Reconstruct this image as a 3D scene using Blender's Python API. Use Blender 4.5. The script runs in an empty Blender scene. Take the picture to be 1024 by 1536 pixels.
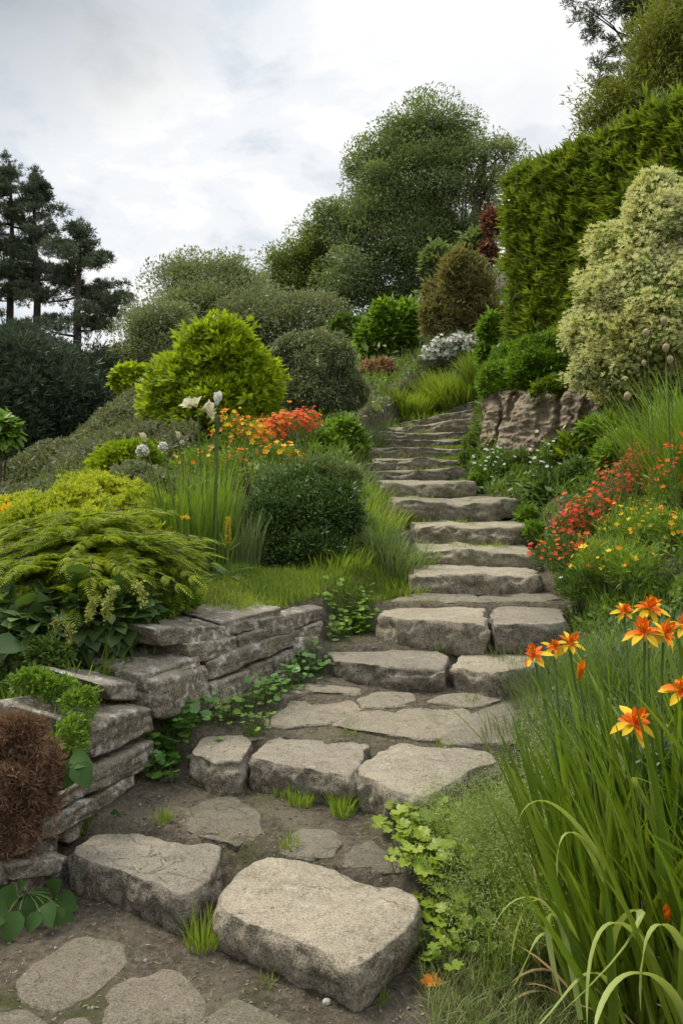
import bpy, math, random
import numpy as np
from mathutils import Vector

# ---------------------------------------------------------------- camera, world, sun
scene = bpy.context.scene
H = 1.47                       # eye height above the lowest paving
F = 1195.0                     # focal length in photo pixels (28 mm on a 36 mm tall frame)
CX, CY = 512.0, 715.0          # photo pixel of the level view axis
cam_data = bpy.data.cameras.new('camera')
cam_data.sensor_fit = 'VERTICAL'; cam_data.sensor_height = 36.0; cam_data.sensor_width = 24.0
cam_data.lens = F / 1536 * 36.0
cam_data.shift_y = -(768 - CY) / 1536
cam_data.clip_start = 0.05; cam_data.clip_end = 2000
camera = bpy.data.objects.new('camera', cam_data)
camera.location = (0, 0, H); camera.rotation_euler = (math.radians(90), 0, 0)
scene.collection.objects.link(camera); scene.camera = camera

SUN_EL, SUN_AZ = 56.0, -62.0     # azimuth from +Y (view axis), negative = left
world = bpy.data.worlds.new('World'); scene.world = world; world.use_nodes = True
wn, wl = world.node_tree.nodes, world.node_tree.links
wn.clear()
w_out = wn.new('ShaderNodeOutputWorld'); w_bg = wn.new('ShaderNodeBackground')
sky = wn.new('ShaderNodeTexSky'); sky.sky_type = 'NISHITA'; sky.sun_disc = False
sky.sun_elevation = math.radians(SUN_EL); sky.sun_rotation = math.radians(SUN_AZ)
sky.air_density = 1.0; sky.dust_density = 2.0
w_tc = wn.new('ShaderNodeTexCoord')
w_sep = wn.new('ShaderNodeSeparateXYZ'); wl.new(w_tc.outputs['Generated'], w_sep.inputs[0])
def wmath(op, a, b=None, clamp=False):
    n = wn.new('ShaderNodeMath'); n.operation = op; n.use_clamp = clamp
    for i, v in enumerate((a, b)):
        if v is None: continue
        if isinstance(v, (int, float)): n.inputs[i].default_value = v
        else: wl.new(v, n.inputs[i])
    return n.outputs[0]
w_z = wmath('ADD', wmath('MAXIMUM', w_sep.outputs['Z'], 0.0), 0.22)
w_u = wmath('DIVIDE', w_sep.outputs['X'], w_z); w_v = wmath('DIVIDE', w_sep.outputs['Y'], w_z)
w_comb = wn.new('ShaderNodeCombineXYZ'); wl.new(w_u, w_comb.inputs[0]); wl.new(w_v, w_comb.inputs[1])
def wnoise(scale, detail, off, rough=0.55, dist=0.0, sy=1.0):
    m = wn.new('ShaderNodeMapping'); wl.new(w_comb.outputs[0], m.inputs['Vector'])
    m.inputs['Location'].default_value = off; m.inputs['Scale'].default_value = (1, sy, 1)
    n = wn.new('ShaderNodeTexNoise'); n.inputs['Scale'].default_value = scale
    n.inputs['Detail'].default_value = detail; n.inputs['Roughness'].default_value = rough
    n.inputs['Distortion'].default_value = dist
    wl.new(m.outputs[0], n.inputs['Vector']); return n.outputs['Fac']
def wramp(fac, stops):
    r = wn.new('ShaderNodeValToRGB'); wl.new(fac, r.inputs[0])
    e = r.color_ramp.elements
    while len(e) < len(stops): e.new(0.5)
    for k, (p, c) in enumerate(stops):
        e[k].position = p; e[k].color = (c[0], c[1], c[2], 1)
    r.color_ramp.interpolation = 'EASE'; return r.outputs[0]
def wmix(fac, a, b):
    n = wn.new('ShaderNodeMix'); n.data_type = 'RGBA'
    wl.new(fac, n.inputs[0])
    for s, v in ((6, a), (7, b)):
        if isinstance(v, tuple): n.inputs[s].default_value = (*v, 1)
        else: wl.new(v, n.inputs[s])
    return n.outputs[2]
CLOUD_OFF = (3.1, 1.7, 0)
n_big = wnoise(1.05, 5, CLOUD_OFF, 0.5, 0.25)
n_fine = wnoise(2.3, 8, (7.4, 2.2, 0), 0.58, 0.35)
cl_white = wramp(n_fine, [(0.36, (0.62, 0.675, 0.74)), (0.48, (0.815, 0.835, 0.86)), (0.57, (0.955, 0.945, 0.93))])
# a heavier grey bank of cloud lies up and to the left, elsewhere it is thin and bright
m_l = wmath('MULTIPLY', w_sep.outputs['X'], -2.6)
m_u = wmath('MULTIPLY', wmath('SUBTRACT', w_sep.outputs['Z'], 0.40), 5.0)
m_n = wmath('MULTIPLY', wmath('SUBTRACT', n_fine, 0.5), 1.5)
m_grey = wmath('ADD', wmath('ADD', wmath('ADD', m_l, m_u), m_n), -0.50, True)
cl = wmix(m_grey, cl_white, (0.34, 0.39, 0.435))
sky_s = wn.new('ShaderNodeMix'); sky_s.data_type = 'RGBA'; sky_s.blend_type = 'MULTIPLY'; sky_s.inputs[0].default_value = 1
wl.new(sky.outputs[0], sky_s.inputs[6]); sky_s.inputs[7].default_value = (0.12, 0.12, 0.12, 1)
gap = wmath('MULTIPLY', wmath('SUBTRACT', n_big, 0.56, True), 2.2, True)
mixc = wmix(gap, cl, sky_s.outputs[2])
# an overcast sky is several times brighter overhead than near the horizon
lift = wn.new('ShaderNodeMapRange'); lift.interpolation_type = 'SMOOTHSTEP'
wl.new(w_sep.outputs['Z'], lift.inputs['Value']); lift.inputs['From Min'].default_value = 0.46; lift.inputs['From Max'].default_value = 0.92
lift.inputs['To Min'].default_value = 1.0; lift.inputs['To Max'].default_value = 3.0
w_up = wn.new('ShaderNodeVectorMath'); w_up.operation = 'SCALE'; wl.new(mixc, w_up.inputs[0]); wl.new(lift.outputs['Result'], w_up.inputs['Scale'])
wl.new(w_up.outputs[0], w_bg.inputs['Color']); w_bg.inputs['Strength'].default_value = 0.65
wl.new(w_bg.outputs[0], w_out.inputs[0])

sun_d = bpy.data.lights.new('sun', 'SUN'); sun_d.energy = 2.2; sun_d.angle = math.radians(16); sun_d.color = (1.0, 0.93, 0.80)
sun = bpy.data.objects.new('sun', sun_d); scene.collection.objects.link(sun)
_el, _az = math.radians(SUN_EL), math.radians(SUN_AZ)
sun_dir = Vector((math.sin(_az) * math.cos(_el), math.cos(_az) * math.cos(_el), math.sin(_el)))
sun.rotation_euler = sun_dir.to_track_quat('Z', 'Y').to_euler()
scene.view_settings.view_transform = 'Standard'; scene.view_settings.look = 'None'
scene.view_settings.exposure = 0.80; scene.view_settings.gamma = 1.0
scene.render.engine = 'CYCLES'
cy = scene.cycles
cy.max_bounces = 5; cy.diffuse_bounces = 3; cy.glossy_bounces = 2; cy.transmission_bounces = 4; cy.transparent_max_bounces = 4
cy.use_denoising = True; cy.denoiser = 'OPENIMAGEDENOISE'; cy.denoising_input_passes = 'RGB_ALBEDO_NORMAL'; cy.denoising_prefilter = 'ACCURATE'

# ---------------------------------------------------------------- helpers
COL = scene.collection
def P(px, py, d):               # photo pixel at a distance along the view axis -> world point
    return np.array([(px - CX) / F * d, d, H - (py - CY) / F * d])
def PZ(px, py, z):              # photo pixel on the level plane z
    return P(px, py, F * (H - z) / (py - CY))
def S(px, d): return px / F * d  # pixel length at distance d -> metres

def _hash(ix, iy, iz):
    n = (ix * 374761393 + iy * 668265263 + iz * 1274126177) & 0xffffffff
    n = ((n ^ (n >> 13)) * 1103515245) & 0xffffffff
    n = (n ^ (n >> 16)) & 0xffffff
    return n / float(0xffffff)
def vnoise(p):
    p = np.asarray(p, float); i = np.floor(p).astype(np.int64); f = p - i; f = f * f * (3 - 2 * f)
    r = 0
    for a in (0, 1):
        for b in (0, 1):
            for c in (0, 1):
                w = (f[..., 0] if a else 1 - f[..., 0]) * (f[..., 1] if b else 1 - f[..., 1]) * (f[..., 2] if c else 1 - f[..., 2])
                r = r + w * _hash(i[..., 0] + a, i[..., 1] + b, i[..., 2] + c)
    return r * 2 - 1
def fbm(p, octaves=4, rough=0.5):
    p = np.asarray(p, float); a, s, r = 1.0, 0.0, 0
    for k in range(octaves):
        r = r + a * vnoise(p * 2 ** k + 17.3 * k); s += a; a *= rough
    return r / s
def unit(v): return v / np.maximum(np.linalg.norm(v, axis=-1, keepdims=True), 1e-9)

class MB:                       # collects faces, then links them as ONE mesh object
    def __init__(self): self.v = []; self.f = []; self.n = 0
    def add(self, verts, faces, mat=0):
        verts = np.asarray(verts, float).reshape(-1, 3); faces = np.asarray(faces, np.int64)
        self.v.append(verts); self.f.append((faces + self.n, mat)); self.n += len(verts)
    def inst(self, tmpl, pos, R, s, mat=0):   # many copies of a leaf shape
        tv, tf = tmpl; k = len(pos)
        if k == 0: return
        s = np.asarray(s, float)
        s = s.reshape(-1, 1, 1) if s.ndim == 1 else (s.reshape(-1, 1, 3) if s.ndim == 2 else s)
        v = np.einsum('kij,kvj->kvi', R, tv[None] * s * np.ones((k, 1, 1))) + pos[:, None, :]
        f = (tf[None] + (np.arange(k) * len(tv))[:, None, None]).reshape(-1, tf.shape[1])
        self.add(v.reshape(-1, 3), f, mat)
    def build(self, name, mats, parent=None, smooth=False, loc=None):
        if not isinstance(mats, (list, tuple)): mats = [mats]
        v = np.concatenate(self.v)
        origin = np.array(parent_origin(parent)) if parent is not None else (np.array(loc, float) if loc is not None else np.zeros(3))
        v = v - origin
        me = bpy.data.meshes.new(name)
        me.vertices.add(len(v)); me.vertices.foreach_set('co', v.astype(np.float32).ravel())
        nl = sum(f.size for f, m in self.f); nf = sum(len(f) for f, m in self.f)
        me.loops.add(nl); me.polygons.add(nf)
        me.loops.foreach_set('vertex_index', np.concatenate([f.ravel() for f, m in self.f]).astype(np.int32))
        tot = np.concatenate([np.full(len(f), f.shape[1]) for f, m in self.f])
        me.polygons.foreach_set('loop_start', np.concatenate([[0], np.cumsum(tot)[:-1]]).astype(np.int32))
        me.polygons.foreach_set('loop_total', tot.astype(np.int32))
        me.polygons.foreach_set('material_index', np.concatenate([np.full(len(f), m) for f, m in self.f]).astype(np.int32))
        if smooth: me.polygons.foreach_set('use_smooth', np.ones(nf, bool))
        for m in mats: me.materials.append(m)
        me.update(calc_edges=True)
        o = bpy.data.objects.new(name, me); COL.objects.link(o)
        if parent is not None: o.parent = parent
        elif loc is not None: o.location = tuple(loc)
        return o
_origin = {}
def parent_origin(p):
    r = np.zeros(3)
    while p is not None: r = r + np.array(p.location); p = p.parent
    return r
def tag(o, label=None, cat=None, group=None, kind=None):
    if label: o['label'] = label
    if cat: o['category'] = cat
    if group: o['group'] = group
    if kind: o['kind'] = kind
    return o
def thing(name, loc, label, cat, group=None):
    o = bpy.data.objects.new(name, None); COL.objects.link(o); o.location = tuple(float(x) for x in loc)
    o.empty_display_size = 0.1
    return tag(o, label, cat, group)
def copy_tree(o, parent=None):
    c = o.copy(); COL.objects.link(c)
    if parent is not None: c.parent = parent
    for ch in list(o.children): copy_tree(ch, c)
    return c

# ---- leaf shapes: x = across, y = along, z = normal
def leaf_t(w=0.4, segs=3, fold=0.12, curl=0.15, fat=0.45, point=1.0):
    V = []; Fc = []
    for k in range(segs + 1):
        t = k / segs
        prof = (math.sin(math.pi * t ** (math.log(0.5) / math.log(fat))) ** 0.8) if 0 < t < 1 else 0
        hw = w * 0.5 * prof
        z = -curl * t * t
        V += [(-hw, t, z + fold * prof * w), (0, t, z), (hw, t, z + fold * prof * w)]
    for k in range(segs):
        a = 3 * k
        for c in (0, 1):
            if k == 0: Fc.append((a + 1, a + 3 + c + 1, a + 3 + c))
            elif k == segs - 1: Fc.append((a + c, a + c + 1, a + 4))
            else: Fc += [(a + c, a + c + 1, a + 3 + c + 1), (a + c, a + 3 + c + 1, a + 3 + c)]
    return np.array(V, float), np.array(Fc)
def diamond_t(w=0.4, fold=0.1, curl=0.1):
    return (np.array([(0, 0, 0), (w / 2, 0.45, fold * w), (0, 1, -curl), (-w / 2, 0.45, fold * w)], float), np.array([(0, 1, 2), (0, 2, 3)]))
def lobed_t(lobes=7, depth=0.25, cup=0.15):
    V = [(0, 0, -cup)]; n = lobes * 3
    for k in range(n + 1):
        a = -math.pi / 2 + 0.25 + (2 * math.pi - 0.5) * k / n
        r = 0.5 * (1 - depth * (0.5 + 0.5 * math.cos(2 * math.pi * k / 3 )))
        V.append((r * math.cos(a), 0.5 + r * math.sin(a), cup * 0.3 * math.sin(k * 1.7)))
    V[0] = (0, 0.35, -cup)
    return np.array(V, float), np.array([(0, k, k + 1) for k in range(1, n + 1)])
def tuft_t(n=5, w=0.12, spread=0.6, seed=1):       # a small spray of needles / leaflets
    r = np.random.RandomState(seed); V = []; Fc = []
    for k in range(n):
        a = 2 * math.pi * k / n + r.rand(); s = spread * (0.5 + r.rand() * 0.7)
        d = unit(np.array([math.cos(a) * s, 1, math.sin(a) * s])); sd = unit(np.cross(d, r.randn(3))) * w / 2
        b = len(V); L = 0.7 + 0.4 * r.rand()
        m = d * L * 0.5
        V += [np.zeros(3), m + sd, d * L, m - sd]; Fc += [(b, b + 1, b + 2), (b, b + 2, b + 3)]
    return np.array(V), np.array(Fc)
def frond_t(pairs=9, w=0.5, droop=0.25, lw=0.1):     # feather of leaflets
    V = []; Fc = []
    for k in range(pairs):
        t = (k + 0.6) / pairs; L = w * 0.5 * (math.sin(math.pi * min(1, 0.12 + 0.88 * t)) ** 0.7 + 0.05)
        z = -droop * t * t
        for s in (-1, 1):
            b = len(V); h = lw * 0.5
            V += [(0, t - h * 0.5, z), (s * L * 0.55, t + h * 1.3, z - 0.04 * L), (s * L, t + 0.13, z - 0.16 * L), (s * L * 0.5, t - h * 0.7 + 0.03, z - 0.04 * L)]
            Fc += [(b, b + 1, b + 2), (b, b + 2, b + 3)]
    b = len(V)
    V += [(-0.012, 0, 0), (0.012, 0, 0), (0, 1, -droop)]; Fc.append((b, b + 1, b + 2))
    return np.array(V, float), np.array(Fc)

def frames(d, hint):
    d = unit(d); x = unit(np.cross(d, hint)); z = np.cross(x, d)
    return np.stack([x, d, z], axis=-1)
def rsph(rng, n): return unit(rng.normal(size=(n, 3)))

def blades(mb, rng, base, L, w, lean, bend, az=None, segs=4, mat=0, fold=False, tip=1.0, widthp=0.6):
    """curved strap leaves: lean = start angle from vertical, bend = extra angle by the tip"""
    n = len(base)
    az = rng.rand(n) * 2 * np.pi if az is None else az
    L = np.broadcast_to(L, n); w = np.broadcast_to(w, n); lean = np.broadcast_to(lean, n); bend = np.broadcast_to(bend, n)
    hd = np.stack([np.cos(az), np.sin(az), np.zeros(n)], -1)
    side = np.stack([-np.sin(az), np.cos(az), np.zeros(n)], -1)
    tw = rng.normal(0, 0.5, n)
    pos = base.copy(); rows = []
    for k in range(segs + 1):
        t = k / segs; ang = lean + bend * t ** 1.6
        dirv = hd * np.sin(ang)[:, None] + np.array([0, 0, 1.0]) * np.cos(ang)[:, None]
        nrm = hd * np.cos(ang)[:, None] - np.array([0, 0, 1.0]) * np.sin(ang)[:, None]
        sv = unit(side + nrm * tw[:, None] * 0.8)
        prof = (1 - t ** 2.2) ** widthp * (0.55 + 0.45 * min(1, t * 4)) if t < 1 else 0.02
        hw = sv * (w * 0.5 * prof)[:, None]
        if fold: rows.append(np.stack([pos - hw + nrm * (w * 0.16 * prof)[:, None], pos, pos + hw + nrm * (w * 0.16 * prof)[:, None]], 1))
        else: rows.append(np.stack([pos - hw, pos + hw], 1))
        pos = pos + dirv * (L / segs)[:, None]
    V = np.stack(rows, 1); m = V.shape[2]           # n, segs+1, m, 3
    per = (segs + 1) * m; fq = []
    for k in range(segs):
        for c in range(m - 1):
            a = k * m + c; fq.append((a, a + 1, a + m + 1, a + m))
    fq = np.array(fq)
    mb.add(V.reshape(-1, 3), (fq[None] + (np.arange(n) * per)[:, None, None]).reshape(-1, 4), mat)
    return pos

def tube(mb, pts, rad, sides=7, mat=0, cap=True, wob=0.0):
    pts = np.asarray(pts, float); n = len(pts); rad = np.broadcast_to(np.asarray(rad, float), n)
    tan = np.gradient(pts, axis=0); tan = unit(tan)
    ref = np.where(np.abs(tan[:, 2:3]) > 0.9, np.array([[1.0, 0, 0]]), np.array([[0, 0, 1.0]]))
    u = unit(np.cross(tan, ref)); v = np.cross(tan, u)
    a = np.arange(sides) * 2 * np.pi / sides
    ring = u[:, None] * np.cos(a)[None, :, None] + v[:, None] * np.sin(a)[None, :, None]
    r = rad[:, None] * np.ones((1, sides))
    if wob: r = r * (1 + wob * fbm(pts[:, None] * 0 + ring * 1.5 + pts[:, None] * 1.3, 3))
    V = pts[:, None] + ring * r[..., None]
    Fq = []
    for k in range(n - 1):
        for s in range(sides):
            Fq.append((k * sides + s, k * sides + (s + 1) % sides, (k + 1) * sides + (s + 1) % sides, (k + 1) * sides + s))
    mb.add(V.reshape(-1, 3), Fq, mat)
    if cap:
        b = (n - 1) * sides
        mb.add(np.vstack([V[-1], pts[-1:]]), [(s, (s + 1) % sides, sides) for s in range(sides)], mat)
def curve_pts(a, b, n=8, sag=0.0, wob=0.0, rng=None):
    a = np.asarray(a, float); b = np.asarray(b, float); t = np.linspace(0, 1, n)[:, None]
    p = a + (b - a) * t; L = np.linalg.norm(b - a)
    p = p + np.array([0, 0, 1.0]) * sag * L * 4 * t * (1 - t)
    if wob and rng is not None:
        p[1:-1] += np.cumsum(rng.normal(0, wob * L / n, (n, 3)), axis=0)[1:-1] * np.sin(np.pi * t[1:-1])
    return p

# ---------------------------------------------------------------- materials
class NT:
    def __init__(self, name):
        self.m = bpy.data.materials.new(name); self.m.use_nodes = True
        self.n = self.m.node_tree.nodes; self.l = self.m.node_tree.links; self.n.clear()
        self.out = self.n.new('ShaderNodeOutputMaterial')
    def node(self, t, **kw):
        x = self.n.new(t)
        for k, v in kw.items(): setattr(x, k, v)
        return x
    def put(self, sock, v):
        if isinstance(v, bpy.types.NodeSocket): self.l.new(v, sock)
        elif isinstance(v, tuple) and len(v) == 3 and sock.type == 'RGBA': sock.default_value = (*v, 1)
        else: sock.default_value = v
    def coord(self): 
        g = self.node('ShaderNodeNewGeometry'); return g.outputs['Position']
    def noise(self, scale, detail=4, rough=0.55, vec=None, dist=0.0, off=None):
        n = self.node('ShaderNodeTexNoise')
        n.inputs['Scale'].default_value = scale; n.inputs['Detail'].default_value = detail
        n.inputs['Roughness'].default_value = rough; n.inputs['Distortion'].default_value = dist
        v = vec if vec is not None else self.coord()
        if off is not None:
            m = self.node('ShaderNodeMapping'); m.inputs['Location'].default_value = off; self.l.new(v, m.inputs[0]); v = m.outputs[0]
        self.l.new(v, n.inputs['Vector']); return n.outputs['Fac']
    def voro(self, scale, feature='F1', out='Distance', vec=None):
        n = self.node('ShaderNodeTexVoronoi', feature=feature); n.inputs['Scale'].default_value = scale
        self.l.new(vec if vec is not None else self.coord(), n.inputs['Vector']); return n.outputs[out]
    def ramp(self, fac, stops, interp='LINEAR'):
        r = self.node('ShaderNodeValToRGB'); self.l.new(fac, r.inputs[0]); e = r.color_ramp.elements
        while len(e) < len(stops): e.new(0.5)
        for k, (p, c) in enumerate(stops):
            c = (c, c, c) if isinstance(c, (int, float)) else c
            e[k].position = p; e[k].color = (*c, 1)
        r.color_ramp.interpolation = interp; return r.outputs[0]
    def mix(self, fac, a, b, mode='MIX'):
        n = self.node('ShaderNodeMix', data_type='RGBA', blend_type=mode)
        self.put(n.inputs[0], fac); self.put(n.inputs[6], a); self.put(n.inputs[7], b); return n.outputs[2]
    def math(self, op, a, b=0.0, clamp=False):
        n = self.node('ShaderNodeMath', operation=op, use_clamp=clamp); self.put(n.inputs[0], a); self.put(n.inputs[1], b); return n.outputs[0]
    def bump(self, h, strength=0.5, dist=0.01):
        n = self.node('ShaderNodeBump'); n.inputs['Strength'].default_value = strength; n.inputs['Distance'].default_value = dist
        self.l.new(h, n.inputs['Height']); return n.outputs[0]
    def principled(self, col, rough=0.8, spec=0.3, normal=None):
        p = self.node('ShaderNodeBsdfPrincipled'); self.put(p.inputs['Base Color'], col); self.put(p.inputs['Roughness'], rough)
        p.inputs['Specular IOR Level'].default_value = spec
        if normal is not None: self.l.new(normal, p.inputs['Normal'])
        return p.outputs[0]
    def finish(self, sh): self.l.new(sh, self.out.inputs[0]); return self.m

def leaf_mat(name, cols, trans=0.35, rough=0.5, spec=0.3, nscale=2.5, tcol=None, namp=0.5):
    """leaf colours vary leaf by leaf and between the young and old shoots of a plant"""
    t = NT(name); g = t.node('ShaderNodeNewGeometry')
    nz = t.noise(nscale, 3, 0.5, g.outputs['Position'])
    f = t.math('ADD', t.math('MULTIPLY', g.outputs['Random Per Island'], 1 - namp), t.math('MULTIPLY', t.math('SUBTRACT', t.math('MULTIPLY', nz, 2.0), 0.5), namp), True)
    k = len(cols); cols = [(min(.72, c[0] * 2.0), min(.72, c[1] * 1.75), min(.6, c[2] * 1.95)) for c in cols]
    col = t.ramp(f, [(i / max(1, k - 1) * 0.9 + 0.05, c) for i, c in enumerate(cols)])
    p = t.principled(col, rough, spec)
    tr = t.node('ShaderNodeBsdfTranslucent')
    tc = t.mix(1.0, col, tcol or (1.25, 1.3, 0.6), 'MULTIPLY')
    t.l.new(tc, tr.inputs['Color'])
    mx = t.node('ShaderNodeMixShader'); mx.inputs[0].default_value = trans
    t.l.new(p, mx.inputs[1]); t.l.new(tr.outputs[0], mx.inputs[2])
    return t.finish(mx.outputs[0])
def plain_mat(name, cols, rough=0.7, spec=0.3, nscale=20):
    t = NT(name); g = t.node('ShaderNodeNewGeometry')
    f = t.math('ADD', t.math('MULTIPLY', g.outputs['Random Per Island'], 0.5), t.math('MULTIPLY', t.noise(nscale, 3), 0.5))
    return t.finish(t.principled(t.ramp(f, [(0.15 + 0.7 * i / max(1, len(cols) - 1), c) for i, c in enumerate(cols)]), rough, spec))
def petal_mat(name, c1, c2, trans=0.3):
    t = NT(name); g = t.node('ShaderNodeNewGeometry')
    f = t.math('ADD', t.math('MULTIPLY', g.outputs['Random Per Island'], 0.6), t.math('MULTIPLY', t.noise(40, 2), 0.4))
    col = t.mix(f, c1, c2); p = t.principled(col, 0.6, 0.2)
    tr = t.node('ShaderNodeBsdfTranslucent'); t.l.new(col, tr.inputs['Color'])
    mx = t.node('ShaderNodeMixShader'); mx.inputs[0].default_value = trans
    t.l.new(p, mx.inputs[1]); t.l.new(tr.outputs[0], mx.inputs[2]); return t.finish(mx.outputs[0])
def bark_mat(name, c1, c2):
    t = NT(name); m = t.node('ShaderNodeMapping'); m.inputs['Scale'].default_value = (1, 1, 0.25); t.l.new(t.coord(), m.inputs[0])
    n = t.noise(14, 6, 0.65, m.outputs[0]); b = t.bump(n, 0.8, 0.03)
    return t.finish(t.principled(t.ramp(n, [(0.35, c1), (0.65, c2)]), 0.9, 0.15, b))

def stone_mat(name, tread, tread2, face, face2, lichen=0.5, moss=0.3, mosslo=0.56, white=(0.60, 0.58, 0.53), lilo=.56, crack=.5):
    t = NT(name); g = t.node('ShaderNodeNewGeometry'); pos = g.outputs['Position']
    oi = t.node('ShaderNodeObjectInfo')
    sep = t.node('ShaderNodeSeparateXYZ'); t.l.new(g.outputs['Normal'], sep.inputs[0])
    n1 = t.noise(3.2, 6, 0.62, pos); n2 = t.noise(26, 5, 0.7, pos); n3 = t.noise(160, 3, 0.7, pos); n4 = t.noise(9, 7, 0.72, pos, 0.6)
    v = t.voro(210, vec=pos)
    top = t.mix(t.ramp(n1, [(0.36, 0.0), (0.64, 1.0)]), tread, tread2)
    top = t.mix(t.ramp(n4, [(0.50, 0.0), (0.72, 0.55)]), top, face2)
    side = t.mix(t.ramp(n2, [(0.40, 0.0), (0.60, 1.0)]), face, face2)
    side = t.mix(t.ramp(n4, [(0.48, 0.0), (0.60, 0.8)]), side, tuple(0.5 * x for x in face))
    # tops paler, upright faces darker: shade put into colour, plus worn treads and lichen
    wear_shade = t.math('ADD', sep.outputs['Z'], t.math('MULTIPLY', t.math('SUBTRACT', n4, 0.5), 1.6))
    wear_shade = t.ramp(wear_shade, [(0.15, 0.0), (0.95, 1.0)])
    col = t.mix(wear_shade, side, top)
    # mottling and mineral grain
    col = t.mix(1.0, col, t.ramp(n2, [(0.30, .66), (0.5, .98), (0.70, 1.22)]), 'MULTIPLY')
    col = t.mix(t.ramp(n3, [(0.40, 0.0), (0.68, 0.62)]), col, tuple(min(1, 1.6 * x + 0.05) for x in tread))
    col = t.mix(t.ramp(v, [(0.14, 0.75), (0.36, 0.0)]), col, tuple(0.35 * x for x in face))
    # old weather pits and hairline cracks
    col = t.mix(t.ramp(t.noise(48, 4, .6, pos, 0, (2, 2, 7)), [(0.30, .75), (0.40, 0.0)]), col, tuple(.55 * x for x in face))
    wv = t.node('ShaderNodeVectorMath', operation='ADD'); t.l.new(pos, wv.inputs[0])
    nn = t.node('ShaderNodeTexNoise'); nn.inputs['Scale'].default_value = 5; nn.inputs['Detail'].default_value = 5; t.l.new(pos, nn.inputs['Vector'])
    sc = t.node('ShaderNodeVectorMath', operation='SCALE'); sc.inputs['Scale'].default_value = .35; t.l.new(nn.outputs['Color'], sc.inputs[0]); t.l.new(sc.outputs[0], wv.inputs[1])
    ck = t.ramp(t.voro(2.6, 'DISTANCE_TO_EDGE', vec=wv.outputs[0]), [(0.0, 1.0), (0.011, 0.0)])
    ck = t.math('MULTIPLY', ck, t.ramp(t.noise(4, 2, .5, pos, 0, (7, 1, 2)), [(.5, 0.0), (.58, crack)]))
    col = t.mix(ck, col, tuple(.35 * x for x in face))
    # pale crusts of lichen in patches
    li = t.math('MULTIPLY', t.ramp(t.noise(11, 9, 0.8, pos, 0.2, (5, 3, 1)), [(lilo, 0.0), (lilo + .10, 1.0)]), t.ramp(n2, [(0.42, 0.0), (0.56, 1.0)]))
    col = t.mix(t.math('MULTIPLY', li, lichen), col, white)
    # moss
    mo = t.math('MULTIPLY', t.ramp(t.noise(5, 7, 0.7, pos, 0.3, (1, 9, 4)), [(mosslo, 0.0), (mosslo + 0.12, 1.0)]), moss)
    col = t.mix(mo, col, (0.055, 0.075, 0.018))
    tint = t.ramp(oi.outputs['Random'], [(0.0, (0.78, 0.77, 0.76)), (0.5, (1.0, .985, .955)), (1.0, (1.16, 1.13, 1.07))])
    col = t.mix(1.0, col, tint, 'MULTIPLY')
    h = t.math('ADD', t.math('ADD', t.math('MULTIPLY', n2, 0.55), t.math('MULTIPLY', n3, 0.28)), t.math('SUBTRACT', t.math('MULTIPLY', n4, 0.9), t.math('MULTIPLY', ck, .6)))
    return t.finish(t.principled(col, 0.88, 0.25, t.bump(h, 0.75, 0.016)))
# ---------------------------------------------------------------- ground
DROP = {5: .63, 6: .53, 7: .39, 8: .21, 9: .06, 10: -.07, 11: -.21, 12: -.37, 13: -.51, 14: -.66, 15: -.82, 16: -1.0, 17: -1.22}
DIST = {5: 5.2, 6: 5.65, 7: 6.2, 8: 6.8, 9: 7.7, 10: 8.6, 11: 9.4, 12: 10.2, 13: 11.0, 14: 11.8, 15: 12.6, 16: 13.4, 17: 14.2}
STEPZ = {k: H - v for k, v in DROP.items()}
def path_z(x, y):
    tr1 = np.interp(x, [-1.3, -.95, -.7, -.4, -.25, 0.0, .3, .8], [2.98, 2.94, 2.88, 2.78, 2.68, 2.56, 2.50, 2.5])
    tr2 = np.interp(x, [-.9, -.6, -.2, .2, .6], [3.55, 3.50, 3.45, 3.32, 3.36])
    z = np.zeros_like(x) + .075
    sm = lambda a, w: np.clip((y - a) / w + .5, 0, 1)
    z = z + .115 * sm(tr1, .07) + .125 * sm(tr2, .07)
    z = z + np.interp(y, [3.4, 4.2], [0, .085]) + .13 * sm(4.38, .08) + .165 * sm(4.84, .1)
    ys = [5.2] + [DIST[k] for k in range(6, 18)] + [15.5, 18]
    zs = [H - .745] + [STEPZ[k - 1] - .035 for k in range(6, 18)] + [STEPZ[17] + .1, STEPZ[17] + .6]
    up = np.interp(y, ys, zs)
    return np.where(y > 5.22, np.maximum(up, z), z)
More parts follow.
